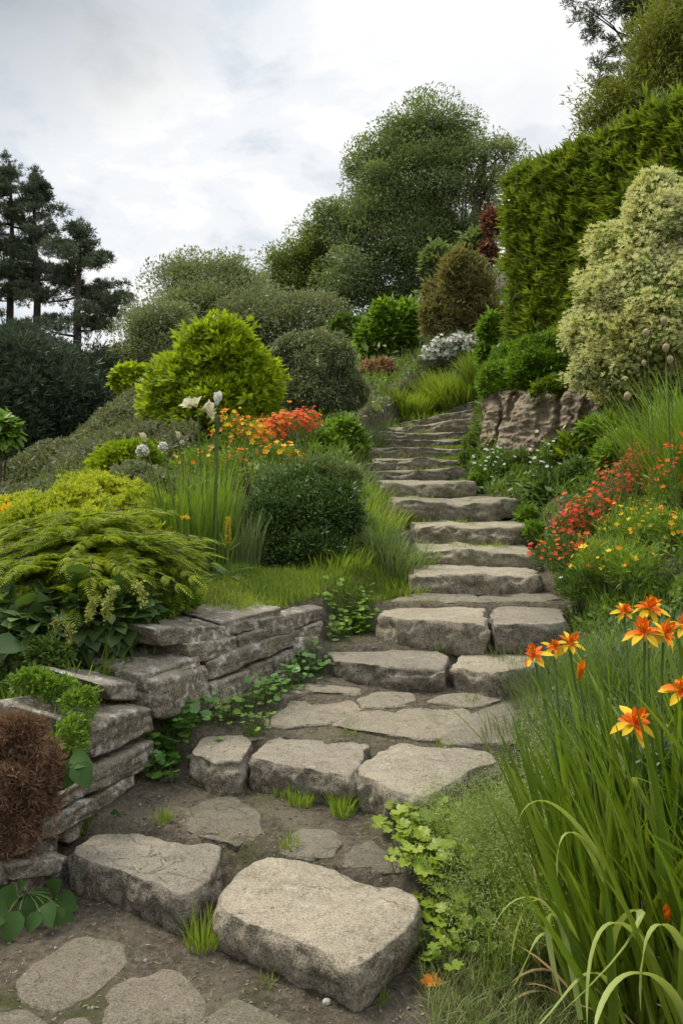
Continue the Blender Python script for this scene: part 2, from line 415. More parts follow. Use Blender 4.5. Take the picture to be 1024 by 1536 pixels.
# wall foot line (x, y)
WALL = np.array([(-1.25, 2.2), (-.98, 2.73), (-.79, 3.33), (-.557, 3.87), (-.12, 4.40), (.10, 4.62)])
def left_edge(y):
    return np.interp(y, [-4, 1.6, 2.2, 2.73, 3.33, 3.87, 4.4, 4.75, 5.2, 5.65, 6.8, 7.7, 9, 11, 12.3, 13.4, 14.2, 17],
                     [-6, -2.0, -1.25, -.98, -.79, -.557, -.12, .13, .44, .55, .43, .34, .32, .33, .5, .9, 1.2, 2.2])
def right_edge(y):
    return np.interp(y, [-4, 2.0, 2.4, 3.0, 4.2, 4.6, 5.2, 6.8, 7.7, 8.6, 10.2, 11, 12.3, 13.4, 14.2, 17],
                     [1.6, .32, .30, .52, 1.0, 1.3, 1.36, 1.55, 1.36, 1.3, 1.55, 1.8, 2.05, 2.3, 2.4, 3.4])
_ctrl = np.array([
    # left bank and hillside
    (-.55, 4.05, .70), (-.62, 4.5, .80), (-.05, 4.9, .79), (.36, 4.9, .77), (-.27, 5.3, .84), (-.5, 6.0, .95), (.24, 6.2, 1.08), (.12, 8.0, 1.5), (.1, 11, 2.1), (.4, 13.5, 2.6),
    (-1.2, 3.7, .58), (-1.5, 3.3, .46), (-1.7, 2.8, .34), (-1.55, 4.2, .62), (-2.6, 3.6, .42), (-2.6, 6.0, .85), (-1.6, 6.0, .98), (-1.0, 7.0, 1.4), (-1.7, 9.0, 1.95), (-3.4, 9.0, 1.3), (-4.3, 11.5, 1.35),
    (-6.0, 14.0, 1.15), (-4.6, 14, 2.0), (-3.4, 14.0, 2.85), (-1.5, 14, 3.2), (-9, 14, .6), (-12, 24, 1.0), (-6, 24, 2.6), (-14, 38, 2.5), (-2.5, 26, 5.2), (0, 18, 3.9), (-25, 20, -1.5), (-8, 6, -.2), (-6, 3, -.5), (-4, 1, 0), (-30, 60, 4),
    (-5, -4, -.2), (5, -4, .3), (0, -4, 0), (-20, 0, -2), (20, 0, 5),
    # right bank
    (.8, 1.2, .05), (.55, 2.2, .04), (.75, 2.8, .12), (1.4, 2.2, .25), (2.4, 2.2, .6), (.95, 3.3, .32), (1.25, 4.2, .52), (1.7, 3.4, .62), (2.6, 3.4, .95), (1.5, 5.0, .78), (1.9, 4.5, 1.0), (2.6, 5.2, 1.4), (3.6, 5.4, 1.75),
    (1.75, 6.8, 1.3), (2.2, 7.4, 1.42), (2.7, 7.0, 1.6), (1.5, 8.6, 1.5), (1.9, 8.4, 1.45), (2.6, 7.7, 1.5), (3.6, 7.2, 1.9), (1.8, 9.8, 2.35), (2.3, 9.4, 2.5), (3.0, 9.0, 2.55), (2.3, 11, 3.2), (3.9, 9.5, 3.0), (2.1, 12.3, 3.0), (6, 10, 4.2), (8, 8, 4.2), (6, 4, 2.6), (9, 20, 8.5),
    (2.0, 15.5, 3.5), (2.2, 18, 4.3), (5, 16, 5.5), (3.2, 30, 7.8), (1, 24, 6.0), (14, 30, 12), (0, 60, 11), (30, 60, 20), (-60, 90, 4), (60, 90, 26), (0, 120, 14)], float)
def _rbf_fit():
    d = np.linalg.norm(_ctrl[:, None, :2] - _ctrl[None, :, :2], axis=-1)
    return np.linalg.solve(d + np.eye(len(d)) * 1e-3, _ctrl[:, 2])
_rbfw = _rbf_fit()
def bank_z(x, y):
    sh = np.shape(x); q = np.stack([np.ravel(x), np.ravel(y)], -1); out = np.empty(len(q))
    for a in range(0, len(q), 20000):
        b = q[a:a + 20000]
        out[a:a + 20000] = np.linalg.norm(b[:, None] - _ctrl[None, :, :2], axis=-1) @ _rbfw
    return out.reshape(sh)
def ground_z(x, y):
    x = np.asarray(x, float); y = np.asarray(y, float)
    le, re = left_edge(y), right_edge(y)
    wl_ = np.where(y < 4.7, .09, .22)
    a = np.clip((le - .10 - x) / wl_, 0, 1); b = np.clip((x - re) / .30, 0, 1)
    m = np.clip(a + b, 0, 1); m = m * m * (3 - 2 * m)
    far = np.clip((y - 14.8) / 1.5, 0, 1); m = np.maximum(m, far)
    zb = np.clip(bank_z(x, y), -6, 40)
    q = np.stack([x, y, np.zeros_like(x)], -1)
    bump = fbm(q * 1.7, 3) * .05 * np.clip(y - 2.5, .2, 3)
    return path_z(x, y) * (1 - m) + (zb + bump) * m + fbm(q * 9, 3) * .008

_dd = np.geomspace(1.0, 60, 260)
def hit(px, py, lift=0.0):
    """where the line of sight through a photo pixel meets the ground"""
    px = np.atleast_1d(np.asarray(px, float)); py = np.atleast_1d(np.asarray(py, float))
    x = (px[:, None] - CX) / F * _dd; z = H - (py[:, None] - CY) / F * _dd
    g = ground_z(x, np.broadcast_to(_dd, x.shape)) + lift - z
    k = np.argmax(g > 0, axis=1); k = np.where(k == 0, len(_dd) - 1, k); r = np.arange(len(px))
    g0, g1 = g[r, k - 1], g[r, k]; t = np.clip(g0 / np.where(np.abs(g0 - g1) < 1e-9, 1, g0 - g1), 0, 1)
    d = _dd[k - 1] + (_dd[k] - _dd[k - 1]) * t
    return np.stack([(px - CX) / F * d, d, H - (py - CY) / F * d], -1)
def grid_lines(a, segs):
    out = [a]
    for b, st in segs: out += list(np.linspace(out[-1], b, max(2, int(round(abs(b - out[-1]) / st)) + 1))[1:])
    return np.array(out)
gx = grid_lines(-300, [(-60, 40), (-20, 8), (-8, 1.2), (-3, .25), (3, .045), (6, .2), (20, 1.2), (60, 8), (300, 40)])
gy = grid_lines(-40, [(-5, 5), (1.2, .3), (6, .045), (16, .12), (30, 1), (80, 6), (400, 40)])
X, Y = np.meshgrid(gx, gy); Z = ground_z(X, Y)
gm = MB(); nx, ny = len(gx), len(gy)
ii = (np.arange(ny - 1)[:, None] * nx + np.arange(nx - 1)[None]).ravel()
gm.add(np.stack([X, Y, Z], -1).reshape(-1, 3), np.stack([ii, ii + 1, ii + nx + 1, ii + nx], -1))
def soil_mat():
    t = NT('soil'); pos = t.coord()
    n1 = t.noise(2.2, 6, .6, pos); n2 = t.noise(38, 6, .7, pos); n3 = t.noise(7, 5, .6, pos, .4); v = t.voro(70, vec=pos); vc = t.voro(70, out='Color', vec=pos)
    col = t.ramp(n2, [(.34, (.060, .048, .034)), (.5, (.105, .086, .062)), (.66, (.175, .146, .108))])
    col = t.mix(t.ramp(n3, [(.45, 0), (.65, .55)]), col, (.20, .165, .115))
    sp = t.node('ShaderNodeSeparateColor'); t.l.new(vc, sp.inputs[0])
    grit = t.math('MULTIPLY', t.ramp(sp.outputs[0], [(.86, 0), (.9, 1)]), t.ramp(v, [(.2, 1), (.34, 0)]))
    col = t.mix(t.math('MULTIPLY', grit, .8), col, (.34, .30, .24))
    col = t.mix(t.ramp(t.noise(3.1, 7, .68, pos, .2, (3, 8, 0)), [(.56, 0), (.68, .7)]), col, (.060, .070, .018))
    h = t.math('ADD', t.math('MULTIPLY', n2, .8), t.math('MULTIPLY', grit, .6))
    return t.finish(t.principled(col, .95, .1, t.bump(h, 1.0, .03)))
M_SOIL = soil_mat()
g_ob = gm.build('ground', M_SOIL, smooth=True); tag(g_ob, 'brown gritty soil of the sloping garden bed', None, kind='structure')

# ---------------------------------------------------------------- stones
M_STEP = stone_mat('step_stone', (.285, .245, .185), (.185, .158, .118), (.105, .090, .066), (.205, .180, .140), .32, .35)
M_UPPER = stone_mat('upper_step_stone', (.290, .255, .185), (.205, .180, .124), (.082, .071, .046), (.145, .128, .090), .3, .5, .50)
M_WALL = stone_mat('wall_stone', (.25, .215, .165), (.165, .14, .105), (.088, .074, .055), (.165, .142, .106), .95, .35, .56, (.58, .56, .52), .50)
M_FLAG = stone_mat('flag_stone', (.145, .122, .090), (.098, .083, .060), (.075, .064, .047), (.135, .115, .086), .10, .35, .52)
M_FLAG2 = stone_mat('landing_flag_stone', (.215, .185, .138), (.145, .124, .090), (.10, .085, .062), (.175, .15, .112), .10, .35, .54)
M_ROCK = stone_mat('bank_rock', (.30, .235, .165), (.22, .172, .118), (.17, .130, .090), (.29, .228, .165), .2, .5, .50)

def chaikin(p, it=2):
    for _ in range(it):
        q = np.roll(p, -1, 0); p = np.stack([.90 * p + .10 * q, .10 * p + .90 * q], 1).reshape(-1, p.shape[1])
    return p
def resample(p, n):
    q = np.vstack([p, p[:1]]); s = np.concatenate([[0], np.cumsum(np.linalg.norm(np.diff(q, axis=0), axis=1))])
    t = np.linspace(0, s[-1], n, endpoint=False)
    return np.stack([np.interp(t, s, q[:, k]) for k in range(q.shape[1])], -1)
def slab(name, outline, ztop, thick, mat, label, cat, group=None, seed=0, n=160, bev=.02, rough=1.0, dome=.0, it=2, under=.0):
    """a hewn slab from the outline of its upper face (world x, y, optional own z)"""
    o = np.array([p[:2] for p in outline], float)
    if len(outline[0]) > 2: zt = np.array([p[2] for p in outline], float)
    else: zt = np.full(len(o), ztop, float)
    p = resample(chaikin(np.column_stack([o, zt]), it), n)
    c = p.mean(0); size = np.linalg.norm(p[:, :2] - c[:2], axis=1).mean()
    off = seed * 7.31
    ang_n = fbm(np.column_stack([p[:, :2] * 7, np.full(n, off)]), 3) * .030 * rough + fbm(np.column_stack([p[:, :2] * 18, np.full(n, off)]), 2) * .006 * rough
    tg = unit(np.roll(p[:, :2], -3, 0) - np.roll(p[:, :2], 3, 0)); out = np.stack([tg[:, 1], -tg[:, 0]], -1)
    out = out * np.sign((out * (p[:, :2] - c[:2])).sum(1).mean())
    for _ in range(6): out = unit(out + np.roll(out, 1, 0) + np.roll(out, -1, 0))
    p[:, :2] += out * ang_n[:, None] * min(1, size / .25)
    rings = []
    bt = max(.955, 1 - bev / max(size, .05) * .45)
    for t in (.12, .25, .38, .5, .62, .73, .82, .89, .94, .97): rings.append((t * (bt - .008) / .97, 0.0, 0))
    rings += [(bt, -bev * .10, .1), (bt + (1 - bt) * .4, -bev * .28, .3), (bt + (1 - bt) * .75, -bev * .58, .6), (1.0, -bev, .85)]
    ns = max(3, int((thick - bev) / .014)); ns = min(ns, 22)
    for k in range(1, ns + 1):
        tt = k / ns; rings.append((1.0 - under * tt ** 2 + .012 * math.sin(3.1 * tt), -bev - (thick - bev) * tt, 1))
    V = []
    for t, dz, sd in rings:
        q = p.copy(); q[:, :2] = c[:2] + (p[:, :2] - c[:2]) * t
        q[:, 2] = c[2] + (p[:, 2] - c[2]) * t + dz
        V.append(q)
    V = np.array(V); K = len(rings)
    w = V + off
    side = np.array([r[2] for r in rings])[:, None]
    nt = fbm(w * np.array([3.2, 3.2, 3.2]), 4) * .016 + fbm(w * 14, 4, .6) * .006
    nt = nt * rough - dome * (np.array([r[0] for r in rings])[:, None] ** 2) * 1.0
    strata = fbm(w * np.array([4, 4, 12.]), 3) * .022 + fbm(w * 10, 5, .62) * .030 + np.abs(fbm(w * 24, 3, .6)) * -.022
    chip = np.clip(fbm(w * 7.5, 3, .5) - .03, 0, 1) * .075 * rough + np.clip(fbm(w * 22, 2), 0, 1) * .010
    edge = np.array([[0, 0, 0, 0, 0, 0, .04, .14, .32, .58][k_] if r[2] == 0 else ({.1: .78, .3: .95, .6: 1.0, .85: .8}.get(r[2], .3 if k_ < 16 else .0)) for k_, r in enumerate(rings)])[:, None] * min(1, bev / .02)
    V[..., 2] -= chip * edge; V[..., :2] -= out[None] * (chip * edge * .6)[..., None]
    V[..., 2] += nt * np.where(side > .5, .4, 1)
    V[..., :2] += out[None] * (strata * side * rough)[..., None]
    mb = MB(); ctop = np.array([[c[0], c[1], c[2] + nt[0].mean()]]); cbot = np.array([[c[0], c[1], c[2] - thick]])
    i = np.arange(n); j = (i + 1) % n; Fq = []
    Fq = np.concatenate([np.stack([k * n + i, (k + 1) * n + i, (k + 1) * n + j, k * n + j], -1) for k in range(K - 1)])
    base = V.reshape(-1, 3)
    mb.v.append(np.vstack([base, ctop, cbot])); mb.n = len(base) + 2
    mb.f.append((Fq, 0)); mb.f.append((np.stack([i, j, np.full(n, len(base))], -1), 0))
    mb.f.append((np.stack([(K - 1) * n + j, (K - 1) * n + i, np.full(n, len(base) + 1)], -1), 0))
    ob = mb.build(name, mat, smooth=True, loc=(c[0], c[1], c[2] - thick))
    tag(ob, label, cat, group); return ob

def block_mesh(mb, c8, seed, N=26, rnd=.25, amp=.02, fr=7.0, strata=0.0, mat=0):
    """rounded rough block between 8 corners: [front bl, br, tr, tl, back bl, br, tr, tl]"""
    c8 = np.asarray(c8, float); g = np.linspace(-1, 1, N + 1)
    dims = np.array([np.linalg.norm(c8[1] - c8[0]) + np.linalg.norm(c8[2] - c8[3]), np.linalg.norm(c8[3] - c8[0]) + np.linalg.norm(c8[2] - c8[1]), np.linalg.norm(c8[4] - c8[0]) + np.linalg.norm(c8[5] - c8[1])]) / 2
    mn = dims.min()
    U, W = np.meshgrid(g, g); one = np.ones_like(U)
    faces = [(U, W, -one), (-U, W, one), (-one, W, -U), (one, W, U), (U, one, W), (U, -one, -W)]
    for f in faces:
        q = np.stack(f, -1).reshape(-1, 3)
        # rounding: pull the corners in by a radius that is equal in metres along every axis
        r = np.minimum(.95, rnd * mn / dims * 2)
        inner = np.clip(q, -(1 - r), (1 - r)); d = q - inner
        dm = d / r; ln = np.linalg.norm(dm, axis=1, keepdims=True); mx = np.abs(dm).max(1, keepdims=True)
        q2 = inner + d * np.where(ln > 1e-9, mx / np.maximum(ln, 1e-9), 1)
        a = (q2 + 1) / 2; u, w, v = a[:, 0:1], a[:, 1:2], a[:, 2:3]
        pt = ((c8[0] * (1 - u) + c8[1] * u) * (1 - w) + (c8[3] * (1 - u) + c8[2] * u) * w) * (1 - v) + ((c8[4] * (1 - u) + c8[5] * u) * (1 - w) + (c8[7] * (1 - u) + c8[6] * u) * w) * v
        cen = c8.mean(0); nrm = unit((q2 ** 3 * np.abs(dims[::1]) ** 0))
        ex = unit(c8[1] - c8[0]); ez = unit(c8[3] - c8[0]); ey = unit(c8[4] - c8[0])
        nw = unit(nrm[:, 0:1] * ex + nrm[:, 1:2] * ez + nrm[:, 2:3] * ey)
        w3 = pt + seed * 5.17
        dsp = fbm(w3 * fr, 4, .55) * amp + fbm(w3 * fr * 4.5, 3, .6) * amp * .35
        if strata: dsp = dsp + fbm(w3 * np.array([2, 2, 22.0]), 3) * strata
        pt = pt + nw * dsp[:, None]
        i = (np.arange(N)[:, None] * (N + 1) + np.arange(N)[None]).ravel()
        mb.add(pt, np.stack([i, i + 1, i + N + 2, i + N + 1], -1), mat)

def pz(pts, drop): return [PZ(x, y, H - drop) for x, y in pts]
G1 = 'big rough stones of the first steps'
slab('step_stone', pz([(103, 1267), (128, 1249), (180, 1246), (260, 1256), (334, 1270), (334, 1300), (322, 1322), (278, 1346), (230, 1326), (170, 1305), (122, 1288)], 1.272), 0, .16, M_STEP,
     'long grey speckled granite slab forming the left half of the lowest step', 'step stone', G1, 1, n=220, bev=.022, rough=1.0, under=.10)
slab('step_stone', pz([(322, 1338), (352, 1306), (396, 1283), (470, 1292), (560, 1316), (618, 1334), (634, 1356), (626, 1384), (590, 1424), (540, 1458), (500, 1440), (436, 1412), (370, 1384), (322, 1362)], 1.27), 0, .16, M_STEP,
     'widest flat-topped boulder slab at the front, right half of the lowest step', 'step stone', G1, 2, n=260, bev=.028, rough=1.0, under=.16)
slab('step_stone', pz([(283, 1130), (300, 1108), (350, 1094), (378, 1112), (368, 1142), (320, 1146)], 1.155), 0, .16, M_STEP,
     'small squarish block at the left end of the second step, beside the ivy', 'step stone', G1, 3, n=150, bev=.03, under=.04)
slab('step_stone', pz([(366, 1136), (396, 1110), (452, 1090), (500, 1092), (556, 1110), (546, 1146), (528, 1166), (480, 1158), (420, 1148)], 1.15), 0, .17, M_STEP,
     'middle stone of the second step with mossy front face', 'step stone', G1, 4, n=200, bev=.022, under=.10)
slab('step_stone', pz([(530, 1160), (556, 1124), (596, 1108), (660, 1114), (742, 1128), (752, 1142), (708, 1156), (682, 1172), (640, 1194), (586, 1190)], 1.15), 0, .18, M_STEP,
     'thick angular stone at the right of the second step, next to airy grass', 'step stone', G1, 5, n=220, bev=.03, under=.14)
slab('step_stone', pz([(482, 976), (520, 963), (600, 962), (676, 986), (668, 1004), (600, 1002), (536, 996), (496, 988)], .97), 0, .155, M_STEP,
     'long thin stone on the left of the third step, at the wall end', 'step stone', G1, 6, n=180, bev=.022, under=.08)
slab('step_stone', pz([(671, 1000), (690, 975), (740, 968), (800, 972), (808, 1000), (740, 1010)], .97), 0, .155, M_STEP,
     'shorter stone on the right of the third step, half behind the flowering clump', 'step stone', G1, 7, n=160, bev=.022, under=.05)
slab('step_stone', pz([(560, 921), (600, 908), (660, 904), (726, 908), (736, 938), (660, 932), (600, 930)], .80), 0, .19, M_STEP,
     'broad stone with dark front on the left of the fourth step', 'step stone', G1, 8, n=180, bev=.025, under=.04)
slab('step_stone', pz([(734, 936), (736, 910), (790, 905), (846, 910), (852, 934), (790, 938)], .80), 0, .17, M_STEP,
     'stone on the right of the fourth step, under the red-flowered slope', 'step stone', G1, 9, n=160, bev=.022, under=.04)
# the climbing flight: one long stone each, seen mostly as its front face
FL = {5: (615, 815), 6: (628, 812), 7: (624, 802), 8: (590, 782), 9: (568, 716), 10: (560, 700), 11: (560, 700), 12: (548, 705), 13: (548, 712), 14: (545, 708), 15: (560, 712), 16: (590, 712), 17: (652, 716)}
W_ = ['pale worn top and rounded front', 'straight mossy front edge', 'dark wet-looking front with a moss patch', 'widest front above the bend, dark underside', 'narrower front with grass at its right', 'thin front half grown over on the right',
      'thin pale edge, left end in grass', 'long low front', 'slightly bowed front', 'low front touching the grass on the left', 'sloping edge rising to the right', 'short rising edge under the grass mound', 'topmost, tilted up against the grass mound']
for k in range(5, 18):
    d = DIST[k]; dn = DIST.get(k + 1, d + .9); x0 = (FL[k][0] - CX) / F * d; x1 = (FL[k][1] - CX) / F * d; z = STEPZ[k]
    r = np.random.RandomState(40 + k); m = 9
    xs = np.linspace(x0, x1, m); sk = 0
    fy = d + r.normal(0, .035, m) - .05 * np.sin(np.linspace(0, np.pi, m)); zz = z + r.normal(0, .008, m) + (.012 * np.sin(np.linspace(0, 6, m) + k))
    if k >= 15: zz = zz + np.linspace(-.10, .13, m) * (.6 + .3 * (k - 15)); fy = fy + np.linspace(.5, -.4, m)
    back = np.stack([xs[::-1], np.full(m, dn + .10) + (fy[::-1] - d) * .8, zz[::-1] + .005], -1)
    thick = {5: .15, 6: .16}.get(k, min(.17, z - STEPZ.get(k - 1, z - .17) + .06))
    if k >= 15: thick += .05
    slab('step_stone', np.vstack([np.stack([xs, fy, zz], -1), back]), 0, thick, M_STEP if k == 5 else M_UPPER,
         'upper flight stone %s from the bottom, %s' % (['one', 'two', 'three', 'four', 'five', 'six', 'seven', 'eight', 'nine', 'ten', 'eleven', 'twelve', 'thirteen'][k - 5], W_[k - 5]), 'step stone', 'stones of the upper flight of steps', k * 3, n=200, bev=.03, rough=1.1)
# flagstones trodden into the soil
G2 = 'flat paving stones set in the soil'
for i, (pts, drop, lab) in enumerate([
    ([(30, 1470), (62, 1436), (120, 1408), (176, 1416), (182, 1444), (140, 1484), (86, 1510), (44, 1496)], 1.462, 'dark oval paving stone at the lower left corner in front of the long slab'),
    ([(150, 1510), (172, 1478), (206, 1450), (262, 1456), (312, 1500), (300, 1536), (284, 1566), (160, 1570)], 1.455, 'pale cracked paving stone at the bottom, between two other flags'),
    ([(304, 1536), (352, 1497), (420, 1526), (470, 1560), (440, 1640), (330, 1640)], 1.455, 'paving stone cut off by the bottom edge, below the big front boulder'),
    ([(-30, 1540), (-10, 1515), (40, 1508), (80, 1536), (60, 1580), (-20, 1590)], 1.455, 'greyish paving stone at the very bottom left corner'),
    ([(84, 1560), (100, 1528), (130, 1524), (146, 1550), (130, 1590), (90, 1600)], 1.457, 'tiny paving stone wedged between two bigger flags at the bottom'),
    ([(262, 1228), (300, 1200), (350, 1190), (388, 1216), (386, 1244), (350, 1264), (300, 1254)], 1.328, 'tan diamond-shaped paving stone between the first and second step'),
    ([(420, 1270), (450, 1242), (500, 1246), (516, 1262), (500, 1284), (460, 1282)], 1.333, 'grey paving stone just behind the big front boulder'),
    ([(512, 1290), (520, 1264), (556, 1258), (606, 1290), (610, 1306), (570, 1308), (530, 1304)], 1.333, 'paving stone behind the front boulder, beside the lobed green leaves'),
    ([(402, 1084), (430, 1050), (476, 1040), (534, 1044), (538, 1062), (496, 1082), (430, 1088)], 1.115, 'large smooth paving stone above the second step, beside the ivy'),
    ([(536, 1046), (560, 1034), (612, 1036), (624, 1048), (590, 1058), (544, 1060)], 1.10, 'small rounded paving stone in front of the third step'),
    ([(500, 1084), (540, 1062), (600, 1056), (690, 1060), (704, 1070), (684, 1098), (640, 1108), (560, 1096)], 1.12, 'long pale paving stone above the right of the second step'),
    ([(668, 1112), (704, 1064), (760, 1048), (790, 1080), (764, 1116)], 1.12, 'brownish paving stone at the right edge of the landing, by the airy grass'),
    ([(362, 1112), (380, 1092), (440, 1088), (400, 1104), (378, 1112)], 1.13, 'narrow sliver of paving behind the middle stone of the second step'),
    ([(400, 1030), (452, 1022), (540, 1028), (532, 1040), (470, 1036), (424, 1046)], 1.1, 'narrow paving stone at the very back of the landing by the wall foot'),
    ([(640, 1050), (668, 1036), (740, 1034), (752, 1046), (706, 1060)], 1.1, 'dull paving stone in front of the shorter third-step stone'),
    ([(590, 900), (624, 884), (700, 884), (724, 904), (660, 904)], .765, 'paving stone on the left behind the fourth step'),
    ([(712, 898), (730, 886), (812, 882), (838, 896), (800, 904), (734, 904)], .765, 'paving stone on the right behind the fourth step')]):
    pa = np.array(pts, float); pa = pa.mean(0) + (pa - pa.mean(0)) * (1.16 if i < 5 else 1.12); q = hit(*pa.T, .012); q[:, 2] = .5 * q[:, 2] + .5 * q[:, 2].mean()
    slab('paving_stone', [tuple(v) for v in q], 0, .06, M_FLAG if i < 8 else M_FLAG2, lab, 'paving stone', G2, 60 + i, n=150, bev=.012, rough=.7, dome=.008, it=1)

# ---------------------------------------------------------------- dry stone wall
def wallpt(px, py, push=0.0):
    u = (px - CX) / F
    for a, b in zip(WALL[:-1], WALL[1:]):
        den = (b[0] - a[0]) - u * (b[1] - a[1])
        t = (u * a[1] - a[0]) / den if abs(den) > 1e-9 else -1
        if (-1e-6 <= t <= 1 + 1e-6) or (a is WALL[0] and False): break
    else:
        if u < -.3: a, b = WALL[0], WALL[1]; t = -.2
        else: t = np.clip(t, -.5, 1.5)
    x, y = a + (b - a) * t
    # batter: higher courses lean back from the foot line
    z0 = H - (py - CY) / F * y
    nrm = np.array([-(b[1] - a[1]), b[0] - a[0]]); nrm = nrm / np.linalg.norm(nrm)
    bt = max(0, z0 - ground_z(np.array([x]), np.array([y]))[0] * 0 - 0.1) * .10 + push
    # slide along the viewing ray until it is bt behind the foot line
    ray = np.array([u, 1.0]); k = bt / max(.25, float(ray @ nrm))
    d = y + k; return P(px, py, d)
wall_mb_i = [0]
wl_root = thing('retaining_wall', (-.6, 3.8, .2), 'low dry stone wall of lichen-spotted blocks holding back the grassy bank', 'stone wall')
def wstone(q, depth=.28, push=0.0, rnd=.15, amp=.017, N=26, label=None, strata=.014, lift=0.0, name='wall_stone'):
    """front face corners in photo pixels: tl, tr, br, bl"""
    qc = np.mean(q, 0); q = [tuple(qc + (np.array(v) - qc) * 1.02) for v in q]
    tl, tr, br, bl = [wallpt(x, y, push) for x, y in q]
    rw = np.random.RandomState(wall_mb_i[0] + 5); j = rw.normal(0, .012, 2)
    ax = unit((tr - tl)[:2]); jn = np.array([-ax[1], ax[0], 0]); tl, bl = tl + jn * j[0], bl + jn * j[0]; tr, br = tr + jn * j[1], br + jn * j[1]; nrm = np.array([-ax[1], ax[0], 0]) * depth
    up = np.array([0, 0, lift])
    mb = MB(); wall_mb_i[0] += 1
    block_mesh(mb, [bl, br, tr, tl, bl + nrm, br + nrm, tr + nrm + up, tl + nrm + up], wall_mb_i[0], N, rnd, amp, 7, strata)
    ob = mb.build(name, M_WALL, wl_root, smooth=True)
    if label: ob['label'] = label
Zm = lambda *pts: [(x / 2, 880 + y / 2) for x, y in pts]
wstone(Zm((655, 108), (838, 62), (842, 122), (700, 145)), .36, .03, label='pale lichen-crusted coping block', lift=.03, name='coping_stone')
wstone(Zm((782, 100), (975, 62), (972, 100), (800, 158)), .34, .015, label='coping block at the wall end', lift=.03, name='coping_stone')
wstone(Zm((470, 128), (690, 112), (700, 158), (500, 182)), .34, .05, label='flat rounded coping stone', lift=.03, name='coping_stone')
wstone(Zm((560, 172), (716, 152), (720, 204), (585, 236)), .3, .02)
wstone(Zm((716, 150), (800, 128), (810, 160), (720, 196)), .3, .02)
wstone(Zm((632, 226), (895, 128), (893, 178), (636, 282)), .3, .0, label='long slanting course stone')
wstone(Zm((896, 128), (968, 104), (962, 150), (896, 190)), .26, .01)
wstone(Zm((890, 152), (956, 148), (948, 198), (888, 204)), .2, .0)
wstone(Zm((634, 290), (758, 246), (762, 318), (700, 372), (0, 0))[:3] + Zm((642, 392)), .3, .0)
wstone(Zm((758, 240), (824, 212), (826, 284), (762, 316)), .26, .01)
wstone(Zm((824, 212), (892, 186), (888, 250), (828, 286)), .26, .0)
wstone(Zm((770, 300), (900, 240), (900, 262), (770, 336)), .2, .0)
wstone(Zm((430, 268), (584, 208), (586, 246), (440, 318)), .55, .04, label='broad flat-topped stone', lift=.06, name='coping_stone')
wstone(Zm((300, 292), (440, 290), (450, 344), (345, 342)), .3, .06, lift=.05, name='coping_stone')
wstone(Zm((472, 282), (630, 236), (640, 372), (478, 398)), .3, -.01, label='biggest upright block in the wall', rnd=.16)
wstone(Zm((262, 412), (462, 362), (468, 432), (290, 522)), .42, .0, label='stone with chalky white lichen on its top', lift=.05, name='coping_stone')
wstone(Zm((250, 550), (462, 460), (462, 540), (232, 640)), .34, .02, strata=.02)
wstone(Zm((60, 700), (270, 560), (280, 600), (60, 745)), .3, .03, strata=.02)
wstone(Zm((60, 748), (290, 636), (292, 690), (64, 806)), .3, -.01, strata=.02, label='stone with a round white lichen spot')
wstone(Zm((290, 636), (400, 560), (400, 600), (292, 690)), .26, .03)
wstone(Zm((98, 775), (190, 745), (192, 812), (104, 822)), .24, .03)
wstone(Zm((34, 838), (192, 806), (194, 850), (40, 890)), .26, -.01)
wstone(Zm((-120, 800), (60, 740), (64, 800), (-100, 850)), .3, .02)
wstone(Zm((-120, 860), (40, 815), (44, 900), (-100, 930)), .3, .0)
wstone(Zm((40, 885), (194, 850), (196, 905), (44, 935)), .24, .02)
wstone(Zm((-160, 700), (60, 690), (60, 745), (-140, 800)), .3, .03)
wstone(Zm((196, 690), (300, 690), (298, 745), (200, 770)), .2, .05)

# ---------------------------------------------------------------- rock outcrop in the right bank
def rock(q, dl, dr, depth, label, seed, N=70, amp=.10, skew=(.45, .9)):
    tl, tr, br, bl = q
    c = [P(*bl, dl), P(*br, dr), P(*tr, dr + .22), P(*tl, dl + .22)]; bk = np.array([skew[0], skew[1], 0]) * depth
    mb = MB(); block_mesh(mb, [c[0], c[1], c[2], c[3], c[0] + bk, c[1] + bk, c[2] + bk + [0, 0, .1], c[3] + bk + [0, 0, .1]], seed, N, .12, amp * .7, 2.6, .03)
    for k, v in enumerate(mb.v):       # clefts and broken ledges
        w = v * np.array([2.6, 2.6, .9]) + seed; g = 1 - np.abs(fbm(w, 3)) * 2.2
        mb.v[k] = v + np.array([.35, 1, 0]) * (np.clip(g - .66, 0, 1) * .38)[:, None] + np.array([-.3, -1, 0]) * (fbm(v * np.array([5, 5, 11.]) + seed, 5, .66) * .085)[:, None]
    ob = mb.build('boulder', M_ROCK, smooth=True, loc=(c[0] + c[1]) / 2 + bk / 2)
    tag(ob, label, 'boulder', 'rocks in the right bank')
rock([(722, 588), (858, 584), (868, 735), (712, 720)], 9.0, 8.0, .9, 'large brownish cleft rock face above the plants, by the upper steps', 3.4, 90)
rock([(846, 584), (965, 588), (960, 720), (850, 725)], 8.15, 7.3, .9, 'darker shaded rock at the right end of the outcrop under the cream-flowered shrub', 13.7)
